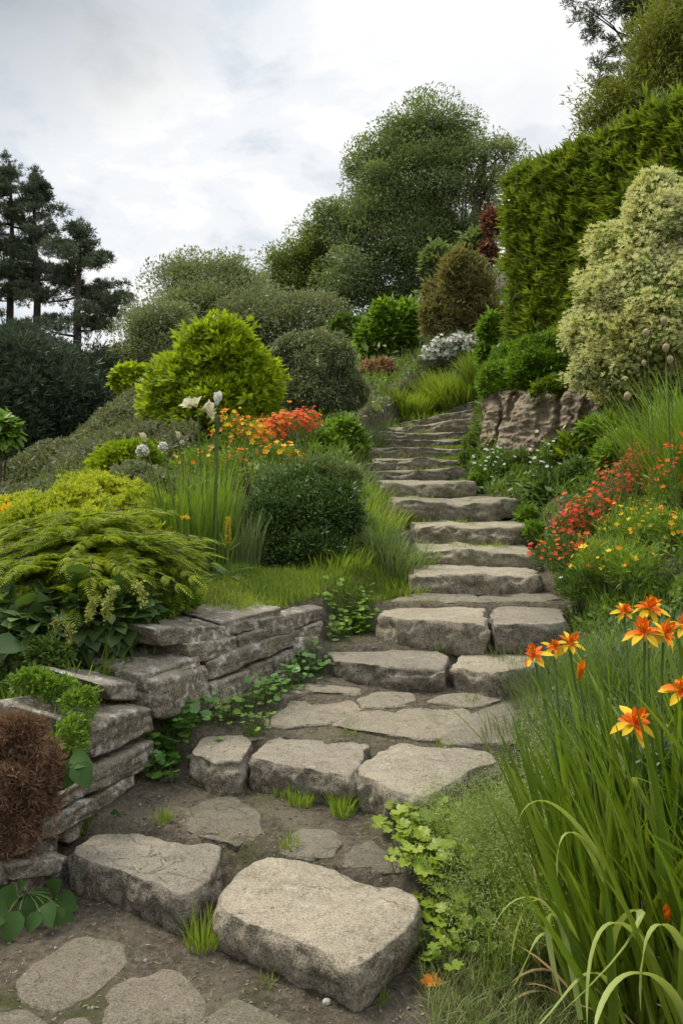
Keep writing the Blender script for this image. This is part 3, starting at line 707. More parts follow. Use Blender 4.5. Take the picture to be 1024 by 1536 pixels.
# ---------------------------------------------------------------- plant builders
def ell(px, py, rx, d, ry=None, ky=.9):
    ry = rx if ry is None else ry
    return (P(px, py, d), np.array([S(rx, d), S((rx + ry) / 2, d) * ky, S(ry, d)]))
def sub(rng, lobes, k=6, f=.42, out=.78, low=-.35, va=.28):
    """smaller lobes on the outside of each lobe, for an uneven outline"""
    r = list(lobes)
    for c, rr in lobes:
        d = rsph(rng, k * 3); d = d[d[:, 2] > low][:k]
        for v in d: r.append((c + v * rr * out * rng.uniform(1 - va * .6, 1 + va * .45), rr * f * rng.uniform(1 - va, 1 + va * 1.2) * rng.uniform(.85, 1.15, 3)))
    return r
def shell_pts(rng, lobes, n, shell=.35, cull=.72, low=-.75, wob=.20, hole=-.22):
    C = np.array([l[0] for l in lobes]); R = np.array([l[1] for l in lobes])
    w = (R[:, 0] * R[:, 1] + R[:, 0] * R[:, 2] + R[:, 1] * R[:, 2]); w = w / w.sum()
    pts = np.zeros((0, 3)); nr = np.zeros((0, 3))
    for _ in range(6):
        m = int((n * 1.3 - len(pts)) * 1.7) + 50
        k = rng.choice(len(C), m, p=w); d = rsph(rng, m)
        rad = 1 - shell * rng.rand(m) ** 1.6
        p = C[k] + d * R[k] * rad[:, None]
        ok = d[:, 2] > low
        q = np.ones(m, bool)
        for j in range(len(C)):
            e = (((p - C[j]) / R[j]) ** 2).sum(1); q &= ~((e < cull * cull) & (k != j))
        ok &= q
        pts = np.vstack([pts, p[ok]]); nr = np.vstack([nr, unit(d / R[k])[ok]])
        if len(pts) >= n * 1.3: break
    # uneven growth: shoots reach out here and fall short there, with hollows between them
    rm = float(np.sort(R.mean(1))[-max(1, len(R) // 6):].mean()); s = C[0] * .37
    f1 = fbm(pts * (1.5 / rm) + s, 3); f2 = fbm(pts * (3.6 / rm) - s, 2)
    pts = pts + nr * (rm * wob * (f1 * 1.3 + f2 * .8))[:, None] + nr * (rm * .16 * rng.exponential(1, len(pts)) * (rng.rand(len(pts)) < .08))[:, None]
    k = f2 + .35 * rng.normal(size=len(pts)) * .5 > hole
    pts, nr = pts[k], nr[k]; k = rng.permutation(len(pts))[:n]
    return pts[k], nr[k]
def leaves(mb, rng, lobes, n, size, tmpl, mat=0, shell=.35, out=.8, up=.3, rnd=.6, clumps=0, cr=.1, cull=.72, low=-.75, svar=.35, drop=0.0, flat=1.0, **pk):
    if clumps:
        cp, cn = shell_pts(rng, lobes, clumps, shell, cull, low, **pk); k = rng.randint(0, len(cp), n)
        o = rng.normal(0, 1, (n, 3)); o = o / np.maximum(1, np.linalg.norm(o, axis=1, keepdims=True) / 1.5) * [1, 1, flat]
        cs = rng.uniform(.45, 1.45, len(cp))[k][:, None]
        pts = cp[k] + o * cr * cs; nr = unit(cn[k] * .7 + o * .5)
    else: pts, nr = shell_pts(rng, lobes, n, shell, cull, low, **pk)
    n = len(pts)
    d = unit(nr * out + np.array([0, 0, up]) + rsph(rng, n) * rnd)
    d[:, 2] -= drop; d = unit(d)
    hint = unit(np.array([0, 0, 1.0]) * .9 + nr * .5 + rsph(rng, n) * .45)
    mb.inst(tmpl, pts, frames(d, hint), size * np.clip(1 + rng.normal(0, svar, n), .4, 2), mat)
    return pts
def stems_to(mb, rng, base, lobes, n, r0=.02, wob=.6, reach=.8, mat=0):
    for k in range(n):
        c, r = lobes[rng.randint(len(lobes))]
        t = c + rsph(rng, 1)[0] * r * reach * .7
        b = np.array(base) + np.array([rng.normal(0, r0 * 2), rng.normal(0, r0 * 2), 0])
        p = curve_pts(b, t, 7, .04, .25 * wob, rng)
        tube(mb, p, np.linspace(r0, r0 * .25, 7) * rng.uniform(.6, 1), 5, mat)
def foot(lobes):
    lo = min(lobes, key=lambda l: l[0][2] - l[1][2])
    c = np.mean([l[0] for l in lobes], 0)
    return np.array([c[0], c[1], float(ground_z(np.array([c[0]]), np.array([c[1]]))[0])])
M_STEM = bark_mat('shrub_stem', (.06, .045, .03), (.13, .10, .07))
M_BARK = bark_mat('tree_bark', (.07, .055, .042), (.16, .13, .10))
M_PBARK = bark_mat('pine_bark', (.035, .031, .026), (.080, .068, .055))
M_GSTEM = plain_mat('green_stem', [(.05, .10, .02), (.10, .16, .035)], .55)
T_D = diamond_t(.5, .12, .12); T_DN = diamond_t(.28, .1, .15); T_D3 = diamond_t(.16, .06, .1)
T_L = leaf_t(.5, 3, .12, .2); T_LN = leaf_t(.26, 3, .12, .25); T_LB = leaf_t(.72, 4, .10, .22, .4)
T_TUFT = tuft_t(5, .14, .7, 1); T_NEED = tuft_t(7, .05, .55, 2); T_SPR = tuft_t(6, .22, .8, 3)
T_FROND = frond_t(9, .55, .25, .11); T_FR2 = frond_t(7, .8, .3, .14)
def floret_t(n=5, w=.5, cup=.25):
    V = [(0, 0, 0)]; Fc = []
    for k in range(n):
        a = 2 * math.pi * k / n; b = w * math.pi / n
        for da, r in ((-b, .33), (0, .5), (b, .33)):
            V.append((r * math.cos(a + da), r * math.sin(a + da), cup * r))
        i = 1 + 3 * k; Fc += [(0, i, i + 1), (0, i + 1, i + 2)]
    return np.array(V, float), np.array(Fc)
T_FLO = floret_t(5, .8, .3); T_FLO4 = floret_t(4, .9, .5)
def florets(mb, rng, pts, nr, size, tmpl=None, mat=0, svar=.3):
    n = len(pts); z = unit(nr + rsph(rng, n) * .45); x = unit(np.cross(z, rsph(rng, n))); y = np.cross(z, x)
    mb.inst(tmpl or T_FLO, pts, np.stack([x, y, z], -1), size * np.clip(1 + rng.normal(0, svar, n), .5, 1.8), mat)

def bush(name, lobes, n, size, tmpl, mat, label, cat='shrub', group=None, seed=0, nsub=6, fsub=.42, stems=6, sr=.02, base=None, part='foliage', smat=None, **kw):
    rng = np.random.RandomState(1000 + seed); lobes = [(c, r * .88) for c, r in lobes]
    L = sub(rng, lobes, nsub, fsub) if nsub else lobes
    b = foot(lobes) if base is None else np.array(base, float)
    t = thing(name, b, label, cat, group)
    mb = MB(); leaves(mb, rng, L, n, size, tmpl, **kw); mb.build(part, mat, t)
    if stems:
        for _ in range(stems):
            ms = MB(); stems_to(ms, rng, b, lobes, 1, sr); ms.build('stem', smat or M_STEM, t, smooth=True)
    t['_l'] = 0; del t['_l']
    return t, L, rng

# ---- leaf colours (base colours of the leaves themselves)
M_DARKGREEN = leaf_mat('dark_box_leaf', [(.017, .038, .010), (.036, .070, .017), (.072, .122, .030)], .2, .42)
M_TREE = leaf_mat('tree_leaf', [(.058, .094, .036), (.096, .142, .054), (.145, .195, .078)], .3, .5, nscale=.25)
M_TREE2 = leaf_mat('light_tree_leaf', [(.055, .085, .020), (.085, .125, .030), (.13, .17, .045)], .32, .5, nscale=.3)
M_OLIVE = leaf_mat('olive_leaf', [(.068, .098, .046), (.105, .140, .066), (.155, .190, .095)], .3, .5, nscale=.4)
M_PINE = leaf_mat('pine_needle', [(.020, .034, .018), (.036, .056, .027), (.062, .088, .042)], .12, .5, nscale=.3)
M_CONIF = leaf_mat('dark_conifer', [(.014, .027, .015), (.026, .045, .023), (.050, .072, .036)], .12, .55, nscale=.4)
M_YELLOW = leaf_mat('golden_green_leaf', [(.050, .095, .006), (.145, .215, .010), (.27, .33, .016)], .45, .42, nscale=1.4)
M_GOLD = leaf_mat('golden_leaf', [(.075, .125, .012), (.18, .235, .020), (.32, .34, .024)], .38, .5, nscale=2.2)
M_GREY = leaf_mat('grey_green_leaf', [(.066, .092, .042), (.108, .138, .066), (.16, .185, .10)], .22, .5, nscale=.8)
M_HEATH = leaf_mat('heath_leaf', [(.052, .066, .034), (.080, .098, .050), (.115, .135, .070)], .25, .75, .12, nscale=.9)
M_BROWN = leaf_mat('olive_brown_leaf', [(.075, .084, .030), (.120, .124, .046), (.175, .170, .072)], .3, .5, nscale=.7)
M_BRIGHT = leaf_mat('bright_green_leaf', [(.040, .085, .010), (.080, .150, .016), (.135, .215, .028)], .38, .45, nscale=2.0)
M_MID = leaf_mat('mid_green_leaf', [(.032, .064, .013), (.062, .108, .022), (.110, .165, .036)], .32, .45, nscale=2.5)
M_HEDGE = leaf_mat('hedge_leaf', [(.026, .050, .006), (.060, .100, .010), (.105, .155, .016), (.165, .185, .030)], .35, .36, .4, nscale=1.6)
M_GRASS = leaf_mat('grass_blade', [(.056, .104, .014), (.100, .168, .021), (.17, .245, .034)], .4, .45, nscale=2.0)
M_LAWN = leaf_mat('lawn_blade', [(.060, .105, .014), (.110, .170, .020), (.185, .240, .036)], .4, .5, nscale=1.5)
M_BLUEGR = leaf_mat('cool_grass_blade', [(.045, .075, .030), (.080, .120, .045), (.13, .175, .070)], .35, .5, nscale=2.0)
M_IRIS = leaf_mat('strap_leaf', [(.040, .080, .008), (.080, .135, .012), (.145, .205, .022)], .38, .34, .4, nscale=2.0, namp=.35)
M_PALELEAF = leaf_mat('pale_strap_leaf', [(.14, .20, .05), (.20, .26, .075)], .35, .38, .4)
M_CREAM = leaf_mat('cream_leaf', [(.27, .30, .09), (.46, .42, .18), (.54, .49, .27)], .3, .5, nscale=2.2, tcol=(1.1, 1.1, .8))
M_DEADFERN = leaf_mat('dry_fern', [(.050, .032, .018), (.090, .060, .034), (.15, .105, .060)], .2, .7, .1, nscale=6)
M_RED_L = leaf_mat('red_leaf', [(.075, .034, .028), (.125, .058, .044)], .3, .5)
M_TAN = leaf_mat('tan_plume', [(.13, .11, .050), (.22, .175, .09)], .3, .6)
M_IVY = leaf_mat('ivy_leaf', [(.024, .070, .010), (.050, .120, .016), (.090, .185, .026)], .28, .36, .45, nscale=4)
M_BIGLEAF = leaf_mat('big_leaf', [(.014, .036, .007), (.026, .060, .011), (.045, .088, .018)], .25, .6, .2, nscale=3)
M_SILVER = leaf_mat('silver_leaf', [(.10, .14, .10), (.17, .21, .16)], .2, .5)
M_STRAW = leaf_mat('straw', [(.20, .16, .075), (.32, .26, .13)], .3, .6)
M_ORANGE = petal_mat('orange_petal', (.78, .15, .008), (.85, .30, .012))
M_REDP = petal_mat('red_petal', (.66, .050, .025), (.78, .13, .05))
M_YELP = petal_mat('yellow_petal', (.80, .48, .012), (.86, .62, .04))
M_WHITE = petal_mat('white_petal', (.70, .68, .58), (.80, .79, .74))
M_CREAMP = petal_mat('cream_petal', (.72, .66, .42), (.78, .74, .56))
M_DEEPOR = petal_mat('deep_orange_petal', (.72, .10, .006), (.82, .22, .010))
# ---------------------------------------------------------------- trees and shrubs further up the hill
def tree(name, lobes, base, label, mat, n, size, seed, trunk_r, tmpl=T_D, clumps=300, cr=.5, forks=None, bark=None, group='trees on the hill', nsub=9, **kw):
    rng = np.random.RandomState(2000 + seed)
    t = thing(name, base, label, 'tree', group)
    lobes = [(c, r * .84) for c, r in lobes]; L = sub(rng, lobes, nsub, .38, .98, -.6, .85)
    mb = MB(); leaves(mb, rng, L, n, size, tmpl, 0, clumps=clumps, cr=cr, **kw); mb.build('crown', mat, t)
    ms = MB(); top = np.array(forks if forks is not None else np.mean([l[0] for l in lobes], 0))
    p = curve_pts(base, top, 12, 0, .10, rng); tube(ms, p, np.linspace(trunk_r, trunk_r * .45, 12), 9)
    for c, r in L[:len(lobes)] + [L[k] for k in rng.randint(0, len(L), min(24, 3 * len(lobes)))]:
        s = p[rng.randint(4, 12)]; q = curve_pts(s, c + r * np.array([0, 0, .4]), 8, .05, .28, rng)
        tube(ms, q, np.linspace(trunk_r * .38, trunk_r * .07, 8), 5)
    ms.build('trunk', bark or M_BARK, t, smooth=True)
    return t
d = 30
tree('broadleaf_tree', [ell(648, 185, 36, d, 30), ell(606, 222, 34, d, 30), ell(682, 212, 26, d, 26), ell(562, 268, 28, d, 28), ell(650, 268, 52, d - .5, 40), ell(598, 300, 56, d - 1, 44), ell(530, 335, 36, d, 40), ell(650, 345, 50, d - .5, 50), ell(580, 375, 66, d - 1.2, 44), ell(545, 420, 60, d - 1, 44), ell(640, 420, 60, d - .8, 50)],
     P(640, 480, d), 'tallest dark broadleaf tree on the hilltop with pale limbs showing through the crown', M_TREE, 230000, .088, 1, .34, clumps=620, cr=.50, hole=.0, wob=.62, flat=.55, forks=P(648, 240, d), shell=.8, low=-1)
tree('broadleaf_tree', [ell(728, 222, 30, 29, 22), ell(758, 240, 18, 29, 20), ell(700, 240, 28, 29, 26), ell(738, 285, 26, 29, 30), ell(708, 320, 36, 29, 42), ell(735, 360, 22, 29, 30)],
     P(690, 470, 29), 'thin see-through tree right of the tall hilltop tree, sky between its branches', M_TREE, 15000, .085, 2, .16, clumps=120, cr=.30, flat=.6, wob=.4, forks=P(728, 235, 29), shell=.8, low=-1)
tree('broadleaf_tree', [ell(452, 398, 36, 31, 32), ell(482, 368, 22, 31, 22), ell(442, 430, 30, 31, 30), ell(490, 430, 30, 31, 40)], P(470, 520, 31),
     'lighter green rounded tree at the left foot of the tall hilltop tree', M_TREE2, 50000, .09, 3, .2, clumps=170, cr=.46, flat=.6, wob=.6, hole=-.02, shell=.7, low=-1)
tree('olive_tree', [ell(312, 420, 50, 24, 32), ell(352, 432, 40, 24, 38), ell(270, 440, 36, 24, 36), ell(330, 470, 74, 23.6, 44), ell(270, 495, 60, 23.6, 40)], P(300, 600, 24),
     'grey-olive domed tree behind the golden shrub, standing against the pale sky', M_OLIVE, 90000, .075, 4, .22, clumps=280, cr=.42, flat=.6, wob=.55, hole=-.02, shell=.75, low=-1)
tree('olive_tree', [ell(232, 500, 32, 20, 38), ell(215, 540, 26, 20, 40), ell(255, 545, 34, 20, 44)], P(235, 610, 20),
     'small soft grey-green tree between the pines and the golden shrub', M_OLIVE, 34000, .065, 5, .12, clumps=140, cr=.32, flat=.65, wob=.5, shell=.75, low=-1)
tree('broadleaf_tree', [ell(395, 475, 34, 22, 34), ell(430, 492, 40, 21.5, 34), ell(375, 510, 36, 22, 40), ell(470, 480, 26, 22, 26)], P(410, 590, 22),
     'dull olive bushy tree under the tan plume, right of the olive tree', M_GREY, 40000, .075, 6, .12, clumps=150, cr=.36, flat=.65, wob=.5, shell=.7, low=-1)

def pine(px, ytop, ybase, d, spread, seed, label, first, lean=0, name='pine_tree', group='tall pines on the left', r0=.26, up=0.0, ls=1.0, step=1.0):
    rng = np.random.RandomState(seed); b = P(px, ybase, d); top = P(px + lean, ytop, d); Hh = top[2] - b[2]
    t = thing(name, b, label, 'tree', group)
    ms = MB(); mb = MB(); p = curve_pts(b, top, 14, 0, .05, rng); tube(ms, p, np.linspace(r0, r0 * .2, 14), 8)
    k = 0; z = first
    while z < .99:
        for a in range(rng.randint(1, 4)):
            az = rng.rand() * 6.28; tz = (z - first) / (1 - first); prof = (.42 + .60 * math.sin(math.pi * min(1, tz * .9 + .18))) * (1 - .55 * tz ** 4)
            Lb = spread * prof * rng.uniform(.55, 1.1)
            s = b + (top - b) * z; e = s + np.array([math.cos(az) * Lb, math.sin(az) * Lb, Lb * (rng.uniform(-.05, .28) + up)])
            q = curve_pts(s, e, 7, -.04, .12, rng); tube(ms, q, np.linspace(r0 * .27, r0 * .06, 7), 4)
            m = int(3 + Lb * 2.1 / ls)
            for j in range(m):
                tt = rng.uniform(.38, 1.05); c = s + (e - s) * tt + rng.normal(0, 1, 3) * np.array([.28, .28, .07]) * (.5 + .35 * Lb)
                L = [(c, np.array([.42, .42, .17]) * ls * rng.uniform(.6, 1.25))]
                leaves(mb, rng, L, 52, .19 * ls, T_TUFT, 0, shell=.9, out=.5, up=.6, rnd=.7, low=-1)
        z += rng.uniform(.030, .060) * step
    for k in range(4): leaves(mb, rng, [(top + np.array([0, 0, .1 - .28 * k]) + rng.normal(0, .12, 3), np.array([.3, .3, .22]) * (1 + .3 * k))], 60, .19 * ls, T_TUFT, 0, shell=.9, out=.5, up=.8, rnd=.7, low=-1)
    mb.build('crown', M_PINE, t); ms.build('trunk', M_PBARK, t, smooth=True)
pine(116, 340, 575, 38, 2.6, 11, 'bare-stemmed pine standing apart from the others, its flat layered crown leaning right', .30, 6)
pine(54, 262, 575, 40, 2.0, 12, 'middle pine of three with a tall dark pointed crown', .44, step=1.1)
pine(14, 242, 585, 41, 2.0, 13, 'tallest pine at the left edge, beside the middle pine', .44, step=1.1)
pine(-40, 262, 585, 40, 2.6, 14, 'pine mostly cut off by the left edge of the photo', .24)

for i, (lob, lab) in enumerate([
    ([ell(40, 578, 76, 19, 60), ell(95, 605, 66, 18.6, 56), ell(20, 625, 60, 18.3, 60)], 'near-black evergreen thicket shrub at the left, under the pines'),
    ([ell(135, 585, 54, 20, 44), ell(110, 630, 70, 19, 50)], 'dark evergreen shrub below the bare-stemmed pine'),
    ([ell(182, 572, 40, 21, 34), ell(170, 615, 56, 20, 44)], 'dark evergreen shrub nearest to the small grey-green tree'),
    ([ell(15, 535, 60, 26, 34), ell(70, 545, 44, 27, 26)], 'dark shrub behind the thicket at the feet of the left pines')]):
    bush('evergreen_shrub', lob, 22000, .15, T_TUFT, M_CONIF, lab, 'shrub', 'dark evergreens below the pines', 30 + i, clumps=420, cr=.28, shell=.45, stems=5, sr=.06, low=-1)
bush('leafy_shrub', [ell(196, 565, 24, 17, 12), ell(180, 575, 14, 17, 9)], 900, .16, T_L, M_YELLOW, 'small bright yellow-green shrub in front of the dark evergreens', 'shrub', None, 38, nsub=4)
bush('leafy_shrub', [ell(2, 638, 16, 8, 14), ell(10, 655, 16, 8, 14), ell(-24, 656, 34, 8, 28)], 1100, .10, T_L, M_BRIGHT, 'bright large-leaved shrub cut by the left edge above the grey hillside', 'shrub', None, 39, nsub=5, out=.6, drop=.5)
bush('golden_shrub', [ell(325, 540, 50, 9, 42), ell(288, 582, 50, 9, 48), ell(368, 575, 42, 9, 42), ell(320, 608, 78, 8.9, 40), ell(262, 610, 28, 9, 38), ell(338, 515, 32, 9, 22)], 17000, .098, tuft_t(6, .26, .8, 5), M_YELLOW,
     'big rounded golden-green shrub of long drooping leaves, in the middle of the left slope', 'shrub', None, 40, nsub=7, fsub=.36, shell=.4, out=.9, up=.30, rnd=.5, sr=.03, stems=9, wob=.32, hole=-.12, clumps=420, cr=.10)
bush('grey_shrub', [ell(478, 545, 56, 11, 52), ell(440, 545, 32, 11, 46), ell(512, 590, 32, 10.8, 36), ell(470, 590, 56, 10.7, 36)], 34000, .055, T_DN, M_GREY, 'fine-leaved dark grey-green shrub right of the golden shrub', 'shrub', None, 41, nsub=9, shell=.3, rnd=.8, up=.1)
bush('bamboo_plume', [ell(455, 458, 22, 23, 12), ell(432, 464, 16, 23, 9)], 2600, .18, T_D3, M_TAN, 'tan feathery plume rising above the olive shrubs', 'ornamental grass', None, 42, nsub=5)
bush('leafy_shrub', [ell(586, 500, 38, 19, 46), ell(606, 480, 24, 19, 26), ell(560, 520, 24, 19, 30)], 9000, .14, T_D, M_BRIGHT, 'fresh green rounded bush behind the top of the steps', 'shrub', None, 43, nsub=8)
bush('dark_shrub', [ell(520, 510, 34, 20, 36), ell(545, 530, 26, 19.5, 26)], 8000, .13, T_DN, M_MID, 'dark green hedge-like shrub left of the fresh green bush', 'shrub', None, 44)
bush('brown_shrub', [ell(694, 440, 50, 17, 52), ell(660, 478, 34, 16.8, 34), ell(720, 478, 34, 16.8, 34)], 30000, .10, T_DN, M_BROWN, 'olive-brown arching shrub beside the tall hedge', 'shrub', None, 45, nsub=8, shell=.4, up=.5)
bush('red_shrub', [ell(738, 336, 12, 20, 22), ell(732, 382, 12, 20, 16)], 1500, .13, T_D, M_RED_L, 'dull red-leaved shrub peeping out behind the left end of the hedge', 'shrub', None, 46, nsub=4)
bush('leafy_shrub', [ell(712, 380, 26, 21, 36), ell(660, 395, 30, 23, 26)], 5000, .15, T_D, M_TREE, 'mid-green shrub between the thin tree and the red-leaved shrub', 'shrub', None, 47)
bush('pink_shrub', [ell(562, 566, 20, 16, 22), ell(576, 552, 14, 16, 14)], 2600, .08, T_D, leaf_mat('pinkish_leaf', [(.10, .085, .04), (.26, .15, .11)], .3), 'small pinkish-brown flowering shrub at the top left of the steps', 'shrub', None, 48)
bush('leafy_shrub', [ell(735, 500, 14, 13, 26), ell(728, 530, 12, 13, 18)], 2000, .09, T_D, M_BRIGHT, 'small green shrub at the foot of the hedge by the white flowers', 'shrub', None, 49)
# tall clipped hedge
rng = np.random.RandomState(77)
hA = P(762, 500, 11.0); hB = np.array([6.0, 5.0, 3.0]); ax = unit((hB - hA) * [1, 1, 0]); LL = np.linalg.norm((hB - hA)[:2]); bk = np.array([-ax[1], ax[0], 0]); TH, Z0, Z1 = 1.3, 2.3, 5.62
t = thing('hedge', hA * [1, 1, 0] + ax * LL / 2 + bk * TH / 2 + [0, 0, 3.0], 'tall clipped evergreen hedge of narrow glossy leaves, lit along its top', 'hedge')
n = 60000; w = np.array([LL * (Z1 - Z0), TH * (Z1 - Z0), LL * TH, LL * (Z1 - Z0) * .35]); k = rng.choice(4, n, p=w / w.sum()); u, v, q = rng.rand(n), rng.rand(n), rng.exponential(.11, n)
pos = np.zeros((n, 3)); nr = np.zeros((n, 3))
for f, (o, e1, e2, nn) in enumerate([(hA * 0, ax * LL, [0, 0, Z1 - Z0], -bk), (hA * 0, bk * TH, [0, 0, Z1 - Z0], -ax), (np.array([0, 0, Z1 - Z0]), ax * LL, bk * TH, np.array([0, 0, 1.0])), (bk * TH, ax * LL, [0, 0, Z1 - Z0], bk)]):
    m = k == f; p = hA * [1, 1, 0] + [0, 0, Z0] + o + np.outer(u[m], e1) + np.outer(v[m], e2)
    wv = fbm(p * 1.1, 3) * .10 + fbm(p * 3.3, 3) * .12 + .05 * rng.exponential(1, m.sum()) * (rng.rand(m.sum()) < .15)
    pos[m] = p + np.asarray(nn) * (wv - q[m])[:, None]; nr[m] = nn
keep = (fbm(pos * 4.2, 2) + rng.normal(0, .2, n) > -.34) | (q > .18); pos, nr = pos[keep], nr[keep]; n = len(pos)
dd = unit(nr * .6 + np.array([0, 0, .45]) + rsph(rng, n) * .6); mb = MB()
mb.inst(tuft_t(5, .19, .65, 9), pos, frames(dd, unit(np.array([0, 0, .9]) + nr * .5 + rsph(rng, n) * .45)), .14 * np.clip(1 + rng.normal(0, .3, n), .5, 1.8)); mb.build('foliage', M_HEDGE, t)
ms = MB(); [tube(ms, curve_pts(hA + ax * s + bk * .6 + [0, 0, -.8], hA + ax * s + bk * .6 + [0, 0, 1.6], 6, 0, .1, rng), .05, 6) for s in np.linspace(.4, LL - .4, 9)]; ms.build('stem', M_STEM, t, smooth=True)
# cream flowered shrub
Lc = [ell(1000, 360, 76, 7.5, 80), ell(960, 450, 62, 7.4, 66), ell(930, 520, 60, 7.4, 50), ell(1010, 480, 84, 7.2, 80), ell(900, 555, 44, 7.5, 34), ell(1060, 400, 80, 7.4, 110), ell(985, 300, 36, 7.5, 34), ell(960, 570, 70, 7.6, 50), ell(922, 372, 34, 7.6, 30), ell(900, 440, 34, 7.5, 34), ell(880, 500, 30, 7.5, 30)]
t, L, rng = bush('cream_shrub', Lc, 20000, .05, T_D, M_BRIGHT, 'large cream-flowered shrub in front of the hedge at the right edge', 'shrub', None, 50, nsub=9, fsub=.34, shell=.25, sr=.035, stems=10, wob=.34)
mb = MB(); leaves(mb, rng, [(c, r * 1.03) for c, r in L], 60000, .040, T_SPR, 0, clumps=2200, cr=.06, shell=.14, low=-.6, wob=.34, out=.9, up=.4, rnd=.7); tag(mb.build('blossoms', M_CREAM, t), kind='stuff')
# conifer and tree at the upper right corner
pine(985, -120, 330, 16, 1.75, 63, 'dark spiky conifer reaching into the upper right corner, with upturned branch tips', .32, 0, 'conifer_tree', None, .14, .42, .52, .62)
tree('broadleaf_tree', [ell(985, 90, 46, 13, 60), ell(1020, 60, 50, 13, 50), ell(945, 150, 44, 13, 34), ell(1000, 160, 60, 13, 40), ell(900, 190, 30, 13.2, 20)], P(1000, 320, 13),
     'yellow-green feathery tree above the hedge in front of the dark conifer', leaf_mat('feathery_leaf', [(.060, .085, .016), (.10, .125, .024), (.155, .175, .036)], .32, nscale=1.2), 38000, .075, 61, .14, T_DN, clumps=520, cr=.2, shell=.7, hole=-.05, wob=.35, low=-1)
rng = np.random.RandomState(5); 
# ---------------------------------------------------------------- slope planting, left side
def gz(x, y): return ground_z(np.asarray(x, float), np.asarray(y, float))
def scatter(rng, n, poly=None, box=None, excl_path=True, pad=.05):
    x0, x1, y0, y1 = box; x = rng.uniform(x0, x1, n); y = rng.uniform(y0, y1, n)
    ok = np.ones(n, bool)
    if excl_path: ok &= (x < left_edge(y) - pad) | (x > right_edge(y) + pad) | (y > 15)
    return np.stack([x[ok], y[ok]], -1)
def ground_leaves(name, rng, xy, size, hgt, tmpl, mat, label, up=.7, rnd=.8, hump=0.0, hs=1.2):
    z = gz(xy[:, 0], xy[:, 1]); n = len(xy)
    hm = hump * np.clip(fbm(np.column_stack([xy * hs, np.zeros(n)]), 3) + .35, 0, 1)
    pos = np.column_stack([xy, z + hm + rng.rand(n) * hgt])
    d = unit(np.array([0, 0, up]) + rsph(rng, n) * rnd); s = size * np.clip(1 + rng.normal(0, .3, n), .4, 2)
    s = s * np.clip(xy[:, 1] / 4, .55, 2.2)
    mb = MB(); mb.inst(tmpl, pos, frames(d, unit(np.array([0, 0, .9]) + rsph(rng, n) * .5)), s)
    o = mb.build(name, mat); tag(o, label, None, kind='stuff'); return o
rng = np.random.RandomState(301)
# density falls with distance
xy = np.vstack([scatter(rng, 26000, box=(-3, 3.2, 3.0, 6)), scatter(rng, 30000, box=(-4.5, 4.5, 5.5, 10.5)), scatter(rng, 30000, box=(-7, 6, 9.5, 20)), scatter(rng, 9000, box=(-3.6, -1.3, 1.4, 4.6), pad=.3), scatter(rng, 12000, box=(1.15, 4.2, 1.2, 5.6))])
lawn_area = (xy[:, 0] > -1.05) & (xy[:, 0] < .62) & (xy[:, 1] > 4.0) & (xy[:, 1] < 5.5) & (xy[:, 0] < left_edge(xy[:, 1]))
xy = xy[~lawn_area & (np.abs(xy[:, 0]) < np.where(xy[:, 1] < 5.6, 5, xy[:, 1] * .55 + .6)) & ~((xy[:, 1] < 4.6) & (xy[:, 0] > left_edge(xy[:, 1]) - .22) & (xy[:, 0] < 0))]
ground_leaves('undergrowth', rng, xy, .042, .07, T_D, M_MID, 'low leafy undergrowth covering the soil between the plants', hump=.06)
xf = scatter(rng, 9000, box=(-7, 9, 18, 34)); ground_leaves('undergrowth', rng, xf, .075, .3, T_D, M_TREE, 'green undergrowth on the hill beyond the steps', hump=.3)
xg = xy[rng.rand(len(xy)) < .5] + rng.normal(0, .03, (0 + (0), 2)) if False else xy[rng.rand(len(xy)) < .45]
mb = MB(); b = np.column_stack([xg, gz(xg[:, 0], xg[:, 1]) - .01]); sc = np.clip(xg[:, 1] / 4, .6, 2.2)
blades(mb, rng, b, rng.uniform(.07, .2, len(b)) * sc ** .6, .005 * sc, rng.uniform(.05, .6, len(b)), rng.uniform(.1, 1.0, len(b)), segs=3)
tag(mb.build('wild_grass', M_GRASS), 'loose wild grass growing through the undergrowth', None, kind='stuff')
# grey heath on the far left slope
xh = np.column_stack([rng.uniform(-7.5, -1.0, 95000), rng.uniform(6.2, 15.0, 95000)])
xh = xh[xh[:, 0] < -1.35 - .10 * (xh[:, 1] - 7)]
ground_leaves('heath', rng, xh, .030, .12, T_D, M_HEATH, 'low grey-green heath clothing the left hillside', up=.55, rnd=.8, hump=.34, hs=1.3)
